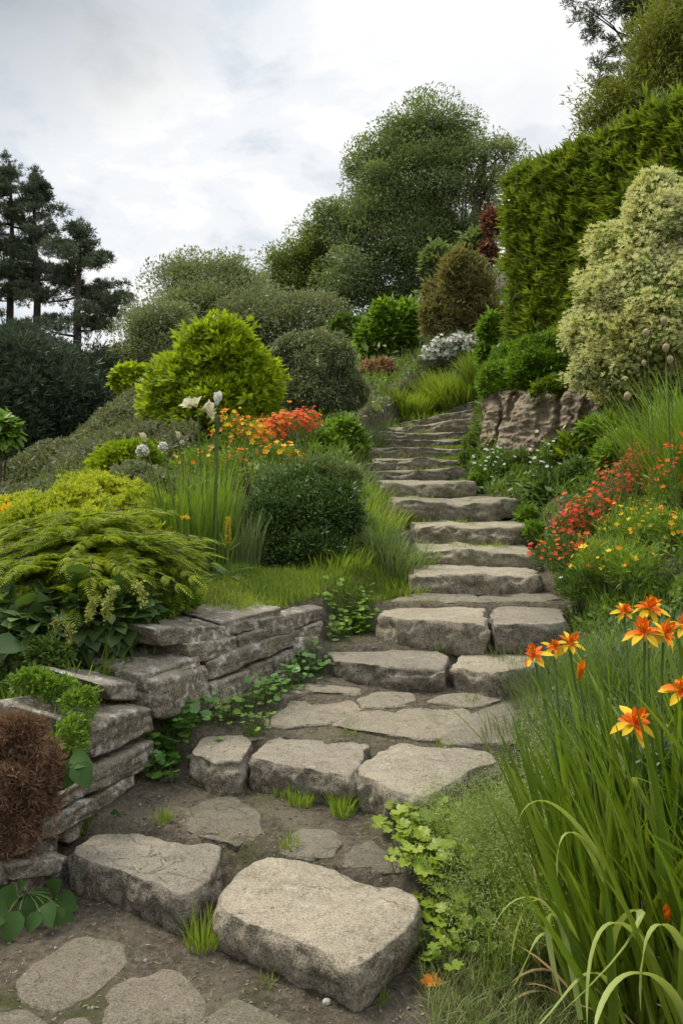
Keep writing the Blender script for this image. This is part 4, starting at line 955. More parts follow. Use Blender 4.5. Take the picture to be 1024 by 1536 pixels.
# golden mounds
for i, (lob, lab, m) in enumerate([
    ([ell(70, 790, 62, 5.0, 34), ell(110, 772, 40, 5.1, 28)], 'golden mound above the juniper, left of the others', M_GOLD),
    ([ell(160, 752, 54, 5.8, 28), ell(126, 744, 36, 6, 20)], 'golden mound in the middle of the row below the heath', M_GOLD),
    ([ell(196, 690, 40, 7.2, 22), ell(168, 704, 30, 7.2, 18)], 'small golden-green mound highest up, at the foot of the big golden shrub', M_YELLOW),
    ([ell(20, 785, 50, 5.6, 30), ell(-30, 790, 50, 5.6, 34)], 'golden mound at the left edge of the photo', M_GOLD),
    ([ell(214, 772, 34, 5.4, 26), ell(240, 790, 30, 5.2, 28)], 'golden mound beside the tall grass clump with white flowers', M_GOLD),
    ([ell(205, 725, 40, 6.6, 18), ell(232, 738, 26, 6.4, 16)], 'brownish-green low mound between two golden mounds', M_GREY),
    ([ell(120, 812, 60, 4.8, 30), ell(190, 812, 50, 4.8, 26)], 'bright golden mound directly behind the juniper crown', M_GOLD)]):
    bush('golden_mound', lob, 8500, .036, T_SPR, m, lab, 'shrub', 'golden mounds on the left slope', 100 + i, nsub=10, fsub=.34, shell=.3, up=.6, stems=4, sr=.008, clumps=380, cr=.05)
# yellow flower tufts among them
for i, (px, py, d_) in enumerate([(14, 776, 5.2), (80, 790, 4.7), (150, 760, 5.6), (185, 765, 5.4)]):
    c = P(px, py, d_); t = thing('golden_plume', [c[0], c[1], gz([c[0]], [c[1]])[0]], ['orange-yellow plume at the left edge above the golden mounds', 'yellow upright plume left of centre in the golden mounds', 'yellow plume in the middle golden mound', 'yellow flat plume on the right golden mound'][i], 'flower', 'yellow plumes in the golden mounds')
    mb = MB(); L = [(c, np.array([.06, .06, .08]))]; leaves(mb, rng, L, 420, .03, T_D, 0, shell=.9, up=1.2, low=-1); mb.build('plume', M_YELP if i == 0 else M_GOLD, t)
    ms = MB(); tube(ms, curve_pts(np.array(t.location), c, 5), .006, 5); ms.build('stem', M_GSTEM, t)
# juniper with layered arching sprays
rng = np.random.RandomState(311)
jb = P(120, 930, 4.1); jb[2] = gz([jb[0]], [jb[1]])[0]
t = thing('juniper', jb, 'spreading juniper of layered feathery golden-tipped sprays hanging above the wall', 'shrub')
mb = MB(); ms = MB()
for layer, (px, py, d_, L0, L1, nb) in enumerate([(120, 800, 4.3, .30, .52, 26), (150, 830, 4.15, .35, .62, 34), (130, 862, 4.0, .35, .62, 34), (90, 885, 3.9, .3, .55, 30), (60, 850, 4.1, .3, .5, 24), (190, 850, 4.1, .3, .55, 22), (40, 910, 3.8, .3, .48, 22)]):
    c = P(px, py, d_)
    for k in range(nb):
        az = rng.uniform(-2.6, 1.1) if rng.rand() < .85 else rng.rand() * 6.28
        Lb = rng.uniform(L0, L1); e = c + np.array([math.cos(az) * Lb, math.sin(az) * Lb * .8, rng.uniform(-.03, .12)])
        s = c + rng.normal(0, .05, 3); q = curve_pts(s, e, 9, .10, .06, rng)
        tube(ms, q, np.linspace(.008, .002, 9), 4, cap=False)
        tan = unit(np.gradient(q, axis=0))
        for j in range(1, 9):
            for sd in (-1, 1):
                for _ in range(3):
                    side = unit(np.cross(tan[j], [0, 0, 1.0])) * sd
                    dd = unit(tan[j] * .9 + side * rng.uniform(.35, 1.0) + rsph(rng, 1)[0] * .2 + [0, 0, .05])
                    l = rng.uniform(.07, .125) * (1.1 - .5 * j / 8)
                    mb.inst(T_FROND, q[j][None], frames(dd[None], np.array([[0, 0, 1.0]]) + rsph(rng, 1) * .25), np.array([l]))
        mb.inst(T_FROND, q[8][None], frames(tan[8][None], np.array([[0, 0, 1.0]])), np.array([.11]))
M_JUN = leaf_mat('juniper_spray', [(.050, .095, .010), (.125, .185, .014), (.25, .29, .02)], .42, .5, nscale=3.0)
mb.build('foliage', M_JUN, t); ms.build('stem', M_STEM, t)
# dark broad-leaved shrub under it with pale drooping spikes
t, L, rng = bush('broadleaf_shrub', [ell(110, 925, 95, 3.7, 42), ell(60, 955, 80, 3.6, 40), ell(170, 925, 50, 3.75, 36), ell(20, 950, 70, 3.6, 60)], 2600, .085, T_LB, M_DARKGREEN, 'dark broad-leaved shrub with pale drooping flower spikes under the juniper', 'shrub', None, 120, nsub=6, up=-.1, out=.7, drop=.3, sr=.012, clumps=0, shell=.5)
M_SPIKE = leaf_mat('pale_spike', [(.13, .17, .035), (.24, .27, .075)], .3)
for i, (px, py, dx) in enumerate([(142, 898, -5), (156, 900, 8), (86, 930, -3), (103, 935, 5), (172, 884, -9), (205, 876, 12)]):
    c = P(px, py, 3.45); mb = MB(); e = c + np.array([S(dx, 3.4), -.02, -S(26, 3.4)])
    q = curve_pts(c, e, 8, .12); tube(mb, q, .004, 4)
    k = rng.randint(0, 8, 190); pts = q[k] + rng.normal(0, 1, (190, 3)) * .009
    mb.inst(T_D, pts, frames(rsph(rng, 190) + [0, 0, -.2], rsph(rng, 190)), .017 * rng.uniform(.7, 1.3, 190)); mb.build('flower_spike', M_SPIKE, t)
for i, (lob, lab, nn_) in enumerate([
    ([ell(30, 960, 46, 3.5, 40), ell(70, 985, 40, 3.4, 30)], 'fine dark blue-green foliage plant left of the grass tuft', 9000),
    ([ell(230, 910, 46, 4.0, 22), ell(190, 930, 36, 3.9, 22), ell(270, 900, 30, 4.15, 18)], 'low fine-leaved mat plant creeping over the top of the wall', 9000)]):
    bush('leafy_plant', lob, nn_, .022, T_D, [M_MID, M_BRIGHT][i], lab, 'plant', None, 125 + i, nsub=8, shell=.4, stems=5, sr=.005)
def grass_clump(name, base, n, L, w, mat, label, group=None, seed=0, spread=.08, lean=(.05, .45), bend=(.2, 1.1), segs=4, cat='grass', squash=1.0, part='blades'):
    r = np.random.RandomState(400 + seed); base = np.array(base, float)
    t = thing(name, base, label, cat, group); a = r.rand(n) * 6.28; rr = np.sqrt(r.rand(n)) * spread
    b = np.column_stack([base[0] + np.cos(a) * rr, base[1] + np.sin(a) * rr * squash, np.zeros(n)]); b[:, 2] = np.minimum(gz(b[:, 0], b[:, 1]), base[2] + .06) - .005
    b[:, 2] = np.maximum(b[:, 2], base[2] - .10)
    mb = MB(); az = a + r.normal(0, .7, n)
    blades(mb, r, b, r.uniform(*L, n), r.uniform(*w, n), r.uniform(*lean, n), r.uniform(*bend, n), az, segs); mb.build(part, mat, t); return t, r
def gp(px, py): return hit(px, py)[0]
def gd(px, d):            # ground point straight below a photo column at distance d
    x = (px - CX) / F * d; return np.array([x, d, float(gz([x], [d])[0])])
# lawn strip on the bank
r = np.random.RandomState(320)
xy = np.column_stack([r.uniform(-1.3, .62, 60000), r.uniform(4.0, 6.0, 60000)])
le = left_edge(xy[:, 1]); xy = xy[(xy[:, 0] < le - .02) & (xy[:, 0] > -1.0 - .0 * xy[:, 1]) & (xy[:, 1] > 4.05 + .0 * xy[:, 0]) & ((xy[:, 0] < le - .22) | (xy[:, 1] > 4.75))]
b = np.column_stack([xy, gz(xy[:, 0], xy[:, 1]) - .005])
mb = MB(); blades(mb, r, b, r.uniform(.03, .085, len(b)) * (1 + .6 * fbm(b * 3, 2)), .0042, r.uniform(0, .6, len(b)), r.uniform(.1, 1.0, len(b)), segs=3)
tag(mb.build('lawn', M_LAWN), 'short bright lawn grass on top of the wall bank', None, kind='stuff')
# long grass along the left edge of the steps
for i, (px, d_, n, L, m, lab) in enumerate([
    (585, 5.55, 520, (.14, .34), M_BLUEGR, 'cool green arching grass clump beside the second upper step, left of the flight'),
    (548, 5.9, 420, (.14, .34), M_GRASS, 'bright grass clump between the dark box bush and the steps'),
    (610, 5.75, 260, (.10, .22), M_LAWN, 'short yellow-green grass clump touching the left ends of the lower upper steps'),
    (560, 6.5, 500, (.16, .36), M_LAWN, 'lush light-green grass clump left of the widest step'),
    (545, 7.2, 420, (.16, .36), M_GRASS, 'grass clump left of the narrow step above the widest one'),
    (530, 7.9, 420, (.16, .38), M_BLUEGR, 'grey-tinged grass clump halfway up the left of the steps'),
    (520, 9.0, 420, (.16, .4), M_GRASS, 'grass clump high on the left of the steps below the grey shrub'),
    (548, 10.6, 520, (.3, .62), M_BLUEGR, 'tall cool green grass clump at the left end of the upper steps'),
    (505, 5.25, 260, (.08, .2), M_LAWN, 'small grass clump at the front foot of the dark box bush'),
    (600, 5.25, 240, (.06, .16), M_LAWN, 'low grass clump at the corner of the lawn next to the first upper step')]):
    grass_clump('grass_clump', gd(px, d_), n, L, (.004, .008), m, lab, 'grass clumps along the left of the steps', i, spread=.22, lean=(.05, .6), bend=(.3, 1.3))
bush('leafy_plant', [ell(510, 650, 30, 9, 22), ell(530, 665, 22, 9, 18), ell(490, 670, 26, 8.8, 20)], 3200, .06, T_L, M_BRIGHT, 'fresh leafy plant between the orange flowers and the upper steps', 'plant', None, 130, nsub=6, stems=4, sr=.008)
# box bush
bush('box_bush', [ell(450, 790, 84, 5.6, 64), ell(412, 800, 56, 5.5, 58), ell(500, 775, 44, 5.6, 54), ell(440, 745, 54, 5.7, 36), ell(450, 832, 88, 5.4, 36)], 52000, .024, T_D, M_DARKGREEN,
     'dense dark green box bush behind the lawn, right of the tall grass', 'shrub', None, 131, nsub=14, fsub=.26, shell=.28, up=.35, stems=8, sr=.014, clumps=2600, cr=.035)
bush('soft_shrub', [ell(480, 715, 52, 6.2, 26), ell(420, 722, 40, 6.1, 24), ell(520, 720, 26, 6.1, 22)], 16000, .026, T_DN, M_BLUEGR, 'soft grey-green fine shrub on top of and behind the box bush', 'shrub', None, 132, nsub=9, up=.9, stems=4, sr=.008)
# tall rushy clump with white flowers
base = gd(290, 5.0)
grass_clump('rush_clump', base, 1000, (.36, .80), (.005, .010), M_GRASS, 'tall upright rushy grass clump left of the box bush', None, 20, spread=.24, lean=(.0, .22), bend=(.05, .45), segs=5, squash=.7)
grass_clump('rush_clump', gd(352, 5.15), 420, (.22, .50), (.004, .008), M_BLUEGR, 'finer grass clump between the tall rushes and the box bush', None, 21, spread=.16, lean=(.0, .3), bend=(.05, .6), segs=5, squash=.7)
def stemmed(name, px, py, d_, bpx, label, cat='flower', group=None, r0=.006, bow=.0):
    b = gd(bpx, d_); c = P(px, py, d_); t = thing(name, b, label, cat, group)
    ms = MB(); q = curve_pts(b, c, 9, bow); tube(ms, q, np.linspace(r0, r0 * .7, 9), 6); ms.build('stem', M_GSTEM, t, smooth=True); return t, c, unit(q[-1] - q[-2])
def petal_cup(mb, c, ax, n, L, w, open_, mat=0, curl=.15, seed=0):
    T = leaf_t(w, 5, .22, curl, .55); r = np.random.RandomState(seed); ax = unit(np.array(ax, float)); u = unit(np.cross(ax, [0.3, 1, .2])); v = np.cross(ax, u)
    for k in range(n):
        a = 2 * math.pi * (k + r.uniform(-.15, .15)) / n; o = u * math.cos(a) + v * math.sin(a)
        op = open_ * r.uniform(.68, 1.28); d = unit(ax * math.cos(op) + o * math.sin(op)); z = unit(ax * math.sin(op) - o * math.cos(op))
        x = np.cross(d, z); mb.inst(T, (c + o * L * .06)[None], np.stack([x, d, z], -1)[None], np.array([L * r.uniform(.78, 1.12)]), mat)
G = 'white flowers in the tall rushes'
for i, (px, py, bpx, sz, kind, lab) in enumerate([
    (326, 600, 318, .085, 'bud', 'tallest white tulip-like bloom standing above the rushes'),
    (214, 676, 276, .080, 'pom', 'round white bloom on a slanting stem at the far left of the clump'),
    (245, 670, 284, .062, 'pom', 'round white bloom on an upright stem between the leftmost bloom and the cream bud'),
    (216, 657, 278, .060, 'bud', 'greenish closed bud just above the leftmost white bloom'),
    (268, 654, 296, .055, 'bud', 'small cream bud in the middle of the rush clump'),
    (273, 664, 298, .034, 'pom', 'tiny white bloom just below the cream bud')]):
    t, c, axx = stemmed('white_flower', px, py, 4.85, bpx, lab, 'flower', G, .0055, 0)
    mb = MB()
    if kind == 'bud': petal_cup(mb, c - axx * sz * .4, axx, 5, sz, .62, .32, 0, -.1, i); petal_cup(mb, c - axx * sz * .4, axx, 4, sz * .92, .62, .15, 0, 0, i + 9)
    else:
        rr = np.random.RandomState(i); dd = rsph(rr, 150); mb.inst(leaf_t(.95, 3, .1, .35), c + dd * sz * .22, frames(dd * .7 + rsph(rr, 150) * .8, dd), np.full(150, sz * .36))
    mb.build('bloom', M_WHITE if i in (0, 1, 2, 5) else M_CREAMP, t)
t, c, axx = stemmed('white_flower', 296, 612, 4.85, 312, 'large floppy cream bloom with drooping petals beside the tallest white bloom', 'flower', G, .007)
mb = MB()
for q, (dx, dz, ax_, L_, op) in enumerate([(-.035, .0, (-.5, -.3, .55), .075, .45), (-.005, .005, (-.1, -.4, .6), .08, .55), (.03, -.01, (.75, -.3, .15), .085, .40), (.055, -.025, (.9, -.1, -.25), .07, .35)]):
    petal_cup(mb, c + np.array([dx, 0, dz]), ax_, 5, L_, .7, op, 0, .25, 30 + q)
mb.build('bloom', M_CREAMP, t)
t, c, axx = stemmed('dark_bud', 326, 655, 4.8, 322, 'dark green pointed bud stem leaning in the rush clump', 'flower', None, .008)
mb = MB(); petal_cup(mb, c, axx, 3, .14, .2, .12, 0, 0, 5); mb.build('bud', M_DARKGREEN, t)
for i, (px, py, bpx, lab) in enumerate([(277, 778, 285, 'small yellow flower head low in front of the rushes'), (342, 640, 335, 'yellow flower head at the left of the orange drift'), (322, 648, 325, 'bright yellow bloom touching the rush stems')]):
    t, c, axx = stemmed('yellow_flower', px, py, 4.7 + .2 * i, bpx, lab, 'flower', None, .004)
    mb = MB(); rr = np.random.RandomState(i); dd = rsph(rr, 60); dd[:, 2] = np.abs(dd[:, 2]) * .6; mb.inst(T_LN, np.repeat(c[None], 60, 0), frames(unit(dd), rsph(rr, 60)), rr.uniform(.02, .035, 60)); mb.build('bloom', M_YELP, t)
# yellow spike with broad basal leaves
bb = gp(341, 868); t = thing('yellow_spike_plant', bb, 'single yellow flower spike rising from a whorl of broad grey-green leaves at the lawn edge', 'plant')
ms = MB(); tp = P(342, 788, bb[1]); tube(ms, curve_pts(bb, tp, 8), np.linspace(.012, .007, 8), 8); ms.build('stem', M_GSTEM, t, smooth=True)
mb = MB(); r = np.random.RandomState(9); n = 260; tt = r.rand(n) ** .8; pp = bb + (tp + [0, 0, .03] - bb) * (.55 + .5 * tt)[:, None]; dd = unit(np.column_stack([r.normal(size=(n, 2)), np.full(n, .8)]))
mb.inst(T_D3, pp, frames(dd, rsph(r, n)), .028 * (1.2 - .4 * tt)); mb.build('flower_spike', leaf_mat('yellow_spike', [(.20, .22, .02), (.42, .30, .02)], .3), t)
dd = np.array([(-1, -.2, .45), (-.75, -.7, .25), (.5, -.8, .4), (.9, -.1, .8), (1, .3, .35), (-.6, .4, .8), (.2, .8, .5)]); M_SPL = leaf_mat('spike_leaf', [(.06, .095, .045), (.085, .12, .055)], .3)
for k in range(7):
    mb = MB(); mb.inst(leaf_t(.42, 6, .16, .35), bb[None], frames(unit(dd[k:k + 1]), np.array([[0, 0, 1.0]])), np.array([[.16, .15, .15, .17, .18, .14, .14][k]])); mb.build('leaf', M_SPL, t, smooth=True)
for dv, sz in (((-.4, -.1, 1.0), .14), ((.5, -.2, 1.0), .12), ((.6, 0, .5), .1)):
    mb = MB(); mb.inst(leaf_t(.09, 5, .1, .2), (bb + (tp - bb) * .5)[None], frames(unit(np.array([dv])), np.array([[0, -1.0, 0.3]])), np.array([sz])); mb.build('bract', M_GRASS, t)

# drifts of orange flowers on the left slope
def flower_drift(name, lobes, label, nl, nf, lsize, fsize, fm, seed, lm=M_MID, group=None, d_tmpl=T_D3, fl=.45, **kw):
    t, L, rng = bush(name, lobes, nl, lsize, d_tmpl, lm, label, 'flowers', group, seed, nsub=6, stems=14, sr=.005, up=.9, rnd=.7, shell=.8, **kw)
    for j, (m, w) in enumerate(fm):
        p, nr = shell_pts(rng, [(c, r * 1.1) for c, r in L], int(nf * w * 3), .30, .75, -.2, wob=.35); k = rng.permutation(len(p))[:int(nf * w)]
        p = p[k] + np.array([0, 0, .02]) + nr[k] * .02 * rng.rand(len(k))[:, None]; mb = MB(); florets(mb, rng, p, nr[k] + [0, -.5, .8], fsize); o = mb.build('blossoms', m, t); o['kind'] = 'stuff'
    return t
GD = 'drifts of orange and red flowers'
flower_drift('flower_drift', [ell(440, 645, 36, 6.9, 26), ell(400, 655, 34, 6.8, 26), ell(462, 636, 20, 6.9, 18)], 'dense red-orange flower drift right of the white blooms, above the box bush', 1500, 800, .045, .034, [(M_DEEPOR, .35), (M_REDP, .3), (M_ORANGE, .35)], 140, M_BROWN, GD)
flower_drift('flower_drift', [ell(370, 662, 34, 6.4, 30), ell(345, 650, 26, 6.4, 26), ell(420, 685, 30, 6.3, 16)], 'looser yellow-orange flower drift just behind the rush clump', 1700, 260, .045, .038, [(M_ORANGE, .5), (M_YELP, .5)], 141, M_GRASS, GD)
flower_drift('flower_drift', [ell(300, 700, 46, 6.2, 30), ell(340, 700, 30, 6.0, 26)], 'sparse orange-dotted flower drift seen through the rushes', 2000, 80, .045, .030, [(M_ORANGE, .6), (M_YELP, .4)], 142, M_GRASS, GD)
# ---------------------------------------------------------------- right bank
for i, (lob, n, sz, T, m, lab) in enumerate([
    ([ell(745, 575, 30, 9.3, 34), ell(770, 548, 34, 9.5, 34)], 12000, .05, T_DN, M_BRIGHT, 'trailing yellow-green shrub at the left end of the rock'),
    ([ell(810, 552, 46, 9.1, 40), ell(790, 568, 34, 9.0, 30)], 18000, .05, T_DN, M_BRIGHT, 'bright soft-leaved shrub hanging over the middle of the rock'),
    ([ell(842, 588, 32, 8.6, 22), ell(862, 590, 22, 8.5, 20)], 6000, .055, T_L, M_HEDGE, 'leafy green shrub on top of the rock below the cream shrub'),
    ([ell(855, 515, 40, 9.6, 26), ell(825, 530, 36, 9.6, 26)], 9000, .06, T_D3, M_LAWN, 'pale grassy shrub at the foot of the hedge')]):
    bush('trailing_shrub', lob, n, sz, T, m, lab, 'shrub', 'shrubs over the rock', 160 + i, nsub=8, up=.5, shell=.35, stems=4, sr=.012)
for i, (lob, n, sz, T, m, lab) in enumerate([
    ([ell(855, 690, 50, 7.4, 32), ell(890, 668, 34, 7.4, 26)], 3200, .085, T_LN, M_HEDGE, 'ferny leafy plant at the foot of the rock'),
    ([ell(830, 745, 44, 7.0, 36), ell(870, 730, 36, 7.0, 34)], 4200, .07, T_LN, M_MID, 'dense leafy plant below the fern, above the red flowers'),
    ([ell(915, 650, 36, 7.2, 26), ell(930, 690, 36, 6.8, 30)], 3000, .08, T_LN, M_BRIGHT, 'bright arching plant under the seed heads'),
    ([ell(790, 735, 30, 7.8, 36), ell(775, 705, 22, 8.1, 28)], 5000, .05, T_DN, M_MID, 'green plant between the rock and the widest step'),
    ([ell(742, 705, 24, 8.4, 28), ell(725, 725, 18, 8.2, 20)], 4200, .05, T_DN, M_BRIGHT, 'light green plant with white flowers beside the upper steps'),
    ([ell(712, 668, 18, 9.4, 20), ell(705, 690, 16, 9.2, 14)], 2600, .05, T_DN, M_MID, 'small plant growing over the right ends of the upper steps'),
    ([ell(800, 800, 18, 6.2, 18), ell(790, 775, 16, 6.6, 16)], 2000, .04, T_DN, M_BRIGHT, 'low plant at the right end of the dark mossy step')]):
    bush('leafy_plant', lob, n, sz, T, m, lab, 'plant', None, 170 + i, nsub=6, up=.5, out=.7, shell=.5, stems=4, sr=.008)
r = np.random.RandomState(501)
for i, (px, py, d_, n, lab) in enumerate([(735, 690, 8.1, 40, 'cluster of small white flowers beside the upper steps'), (815, 678, 7.0, 24, 'few tiny white flowers in front of the rock')]):
    c = P(px, py, d_); t = thing('white_flower_cluster', gd(px, d_), lab, 'flowers'); mb = MB()
    pp = c + r.normal(0, 1, (n, 3)) * np.array([.09, .08, .10]); florets(mb, r, pp, np.tile([0, -.5, .8], (n, 1)), .035); o = mb.build('blossoms', M_WHITE, t); o['kind'] = 'stuff'
    ms = MB()
    for q in pp[:14]: tube(ms, curve_pts(np.array(t.location), q, 5), .003, 4)
    ms.build('stem', M_GSTEM, t)
# grass mounds and white flowers at the head of the steps
for i, (px, d_, n, L, sp, lab) in enumerate([(612, 14.6, 1500, (.35, .62), .42, 'smaller bright grass mound left at the head of the steps'), (690, 14.9, 2600, (.5, .95), .60, 'large bright grass mound at the head of the steps'), (730, 14.2, 900, (.35, .7), .4, 'grass mound between the head of the steps and the trailing shrubs'), (640, 14.3, 500, (.14, .3), .5, 'low grass tuft spilling onto the topmost step')]):
    grass_clump('grass_mound', gd(px, d_), n, L, (.012, .022), M_LAWN, lab, 'grass mounds at the head of the steps', 30 + i, spread=sp, lean=(.05, .75), bend=(.3, 1.0))
t, L, rng = bush('white_flower_drift', [ell(690, 530, 40, 16.2, 22), ell(655, 542, 28, 16.2, 20), ell(718, 522, 22, 16, 20)], 5000, .11, T_D3, M_GREY, 'drift of white flower spikes behind the grass mound', 'flowers', None, 180, nsub=6, up=.8)
p, nr = shell_pts(rng, L, 900, .35, .7, -.2); mb = MB(); florets(mb, rng, p + [0, -.05, .06], nr + [0, -.6, .5], .085); o = mb.build('blossoms', M_WHITE, t); o['kind'] = 'stuff'
# red and yellow flower slope
for i, (lob, nl, nf, fm, lm, lab) in enumerate([
    ([ell(845, 835, 44, 5.2, 34), ell(870, 850, 34, 5.0, 30)], 3400, 150, [(M_REDP, .5), (M_DEEPOR, .5)], M_MID, 'red-flowered plant nearest the steps, leaning over the first upper step'),
    ([ell(890, 785, 48, 5.6, 34), ell(860, 800, 30, 5.6, 26)], 3000, 380, [(M_REDP, .8), (M_DEEPOR, .2)], M_MID, 'dense coral-red flower patch in the middle of the right slope'),
    ([ell(940, 735, 50, 6.0, 40), ell(975, 700, 36, 6.1, 34)], 3000, 380, [(M_REDP, .85), (M_ORANGE, .15)], M_BROWN, 'highest coral-red flower patch, below the seed heads'),
    ([ell(1005, 735, 36, 5.2, 34), ell(1030, 700, 36, 5.2, 40)], 2400, 110, [(M_REDP, .5), (M_DEEPOR, .5)], M_GRASS, 'red-orange flower patch at the right edge of the photo'),
    ([ell(960, 790, 56, 4.9, 34), ell(1000, 800, 46, 4.7, 36)], 3200, 80, [(M_YELP, .7), (M_ORANGE, .3)], M_GRASS, 'loose patch with yellow flowers right of the coral-red patch'),
    ([ell(905, 850, 46, 4.6, 38), ell(950, 850, 46, 4.4, 40)], 3400, 50, [(M_ORANGE, .4), (M_YELP, .6)], M_GRASS, 'green patch with scattered yellow and orange flowers above the tall orange lilies'),
    ([ell(860, 880, 28, 4.75, 26), ell(880, 890, 30, 4.6, 26)], 3200, 3, [(M_WHITE, 1)], M_MID, 'green tufted plant at the end of the fourth step, below the red flowers')]):
    flower_drift('flower_patch', lob, lab, nl, nf, .038, .029, fm, 190 + i, lm, 'flower patches on the right slope')
# tall grass and poppy seed heads at the right edge
for i, (px, d_, n, L, lab) in enumerate([(1010, 5.9, 420, (.5, 1.05), 'tall bright grass clump at the right edge above the red flowers'), (1060, 5.4, 420, (.5, 1.1), 'tall grass clump cut by the right edge of the photo'), (975, 6.5, 260, (.3, .7), 'shorter grass clump left of the tall clump, under the cream shrub')]):
    grass_clump('tall_grass', gd(px, d_), n, L, (.006, .012), M_GRASS, lab, 'tall grasses at the right edge', 40 + i, spread=.2, lean=(.05, .5), bend=(.2, 1.0), segs=6)
M_POD = plain_mat('seed_pod', [(.26, .20, .12), (.40, .32, .20)], .8, .1)
for i, (px, py, bpx, lab) in enumerate([(940, 595, 962, 'lowest pale seed head, in front of the rock'), (968, 500, 990, 'seed head leaning left, second lowest'), (995, 482, 1012, 'topmost seed head against the cream shrub'), (998, 522, 1008, 'fat seed head in the middle of the group'), (1004, 540, 1016, 'dark drooping seed head under the fat one'), (965, 545, 985, 'brown withered seed head by the cream shrub')]):
    t, c, axx = stemmed('seed_head', px, py, 5.0, bpx, lab, 'seed head', 'poppy seed heads at the right edge', .003, .02)
    mb = MB(); u = np.linspace(0, math.pi, 9); a = np.arange(10) * 2 * math.pi / 10; R_ = .021 * (1 if i != 5 else .7)
    V = np.array([[math.cos(x) * math.sin(q) * R_ * (1 - .25 * math.cos(q)), math.sin(x) * math.sin(q) * R_ * (1 - .25 * math.cos(q)), -math.cos(q) * R_ * 1.35] for q in u for x in a]) + c
    mb.add(V, [(k * 10 + s, k * 10 + (s + 1) % 10, k * 10 + 10 + (s + 1) % 10, k * 10 + 10 + s) for k in range(8) for s in range(10)])
    mb.build('pod', M_POD, t, smooth=True); mb = MB(); petal_cup(mb, c + [0, 0, R_ * 1.3], (0, 0, 1), 7, .012, .5, 1.35, 0, 0, i); mb.build('pod_crown', M_STRAW, t)
# fine airy grass on the near right bank
for i, (px, d_, n, L, w, m, lab) in enumerate([
    (800, 4.3, 700, (.10, .24), (.002, .004), M_BLUEGR, 'fine grass clump at the right end of the fourth step'), (850, 3.8, 800, (.12, .26), (.002, .004), M_BLUEGR, 'fine grass clump behind the leftmost orange lily'),
    (930, 3.7, 900, (.12, .30), (.0025, .004), M_GRASS, 'grass clump behind the orange lilies in the middle of the slope'), (1000, 3.5, 900, (.14, .34), (.0025, .004), M_BLUEGR, 'cool grass clump at the right edge behind the lilies'),
    (880, 3.2, 900, (.12, .26), (.002, .004), M_BLUEGR, 'fine grass clump between the landing and the strap leaves'), (960, 4.4, 600, (.10, .24), (.003, .005), M_GRASS, 'grass clump below the yellow flowers'), (820, 3.35, 700, (.10, .22), (.002, .0035), M_BLUEGR, 'wispy grass clump by the brown paving stone')]):
    grass_clump('fine_grass', gd(px, d_), n, L, w, m, lab, 'fine grasses on the right bank', 50 + i, spread=.26, lean=(.05, .6), bend=(.2, 1.3), segs=4)
def airy(px, d_, spread, n, Lr, label, seed, m=M_GRASS):
    r = np.random.RandomState(seed); b0 = gd(px, d_); t = thing('airy_grass', b0, label, 'grass', 'airy feathery grasses')
    mb = MB(); a = r.rand(n) * 6.28; rr = np.sqrt(r.rand(n)) * spread; b = np.column_stack([b0[0] + np.cos(a) * rr, b0[1] + np.sin(a) * rr, np.zeros(n)]); b[:, 2] = gz(b[:, 0], b[:, 1])
    tip = blades(mb, r, b, r.uniform(*Lr, n), .0024, r.uniform(.05, .5, n), r.uniform(.2, 1.2, n), a + r.normal(0, .6, n), 5)
    mb.build('blades', m, t)
    mb = MB(); k = r.randint(0, n, n * 16); pp = b[k] + (tip[k] - b[k]) * r.uniform(.45, 1.03, (n * 16, 1)) + r.normal(0, .012, (n * 16, 3)); pp[:, 2] += .03 * np.sin(np.pi * r.rand(n * 16))
    mb.inst(T_D3, pp, frames(rsph(r, len(pp)) + [0, 0, .4], rsph(r, len(pp))), r.uniform(.007, .015, len(pp))); o = mb.build('panicle', leaf_mat('panicle', [(.10, .16, .04), (.17, .235, .07), (.28, .32, .15)], .35), t); o['kind'] = 'stuff'
airy(800, 2.85, .11, 420, (.12, .22), 'airy feathery grass clump at the right end of the second step', 601)
airy(775, 2.6, .13, 520, (.16, .30), 'biggest airy feathery grass clump beside the lobed leaves', 602)
airy(765, 2.35, .11, 420, (.15, .30), 'low airy grass clump next to the front boulder', 603)
airy(860, 3.05, .13, 360, (.16, .28), 'airy grass clump in front of the brown paving stone', 604)
airy(800, 2.45, .14, 360, (.2, .38), 'airy grass clump half hidden by the strap leaves', 605, M_GRASS)
airy(690, 2.75, .09, 240, (.10, .2), 'small airy grass tuft against the thick angular stone', 606)
# dry short grass at the bottom
r = np.random.RandomState(520); xy = np.column_stack([r.uniform(.22, .75, 5200), r.uniform(1.75, 2.4, 5200)]); b = np.column_stack([xy, gz(xy[:, 0], xy[:, 1])])
mb = MB(); blades(mb, r, b, r.uniform(.03, .11, len(b)), .0022, r.uniform(.2, 1.1, len(b)), r.uniform(.1, 1.2, len(b)), segs=3, mat=0)
tag(mb.build('dry_grass', leaf_mat('dry_blade', [(.055, .095, .022), (.095, .135, .035), (.17, .165, .07)], .3)), 'short half-dry grass at the foot of the strap-leaved clump', None, kind='stuff')
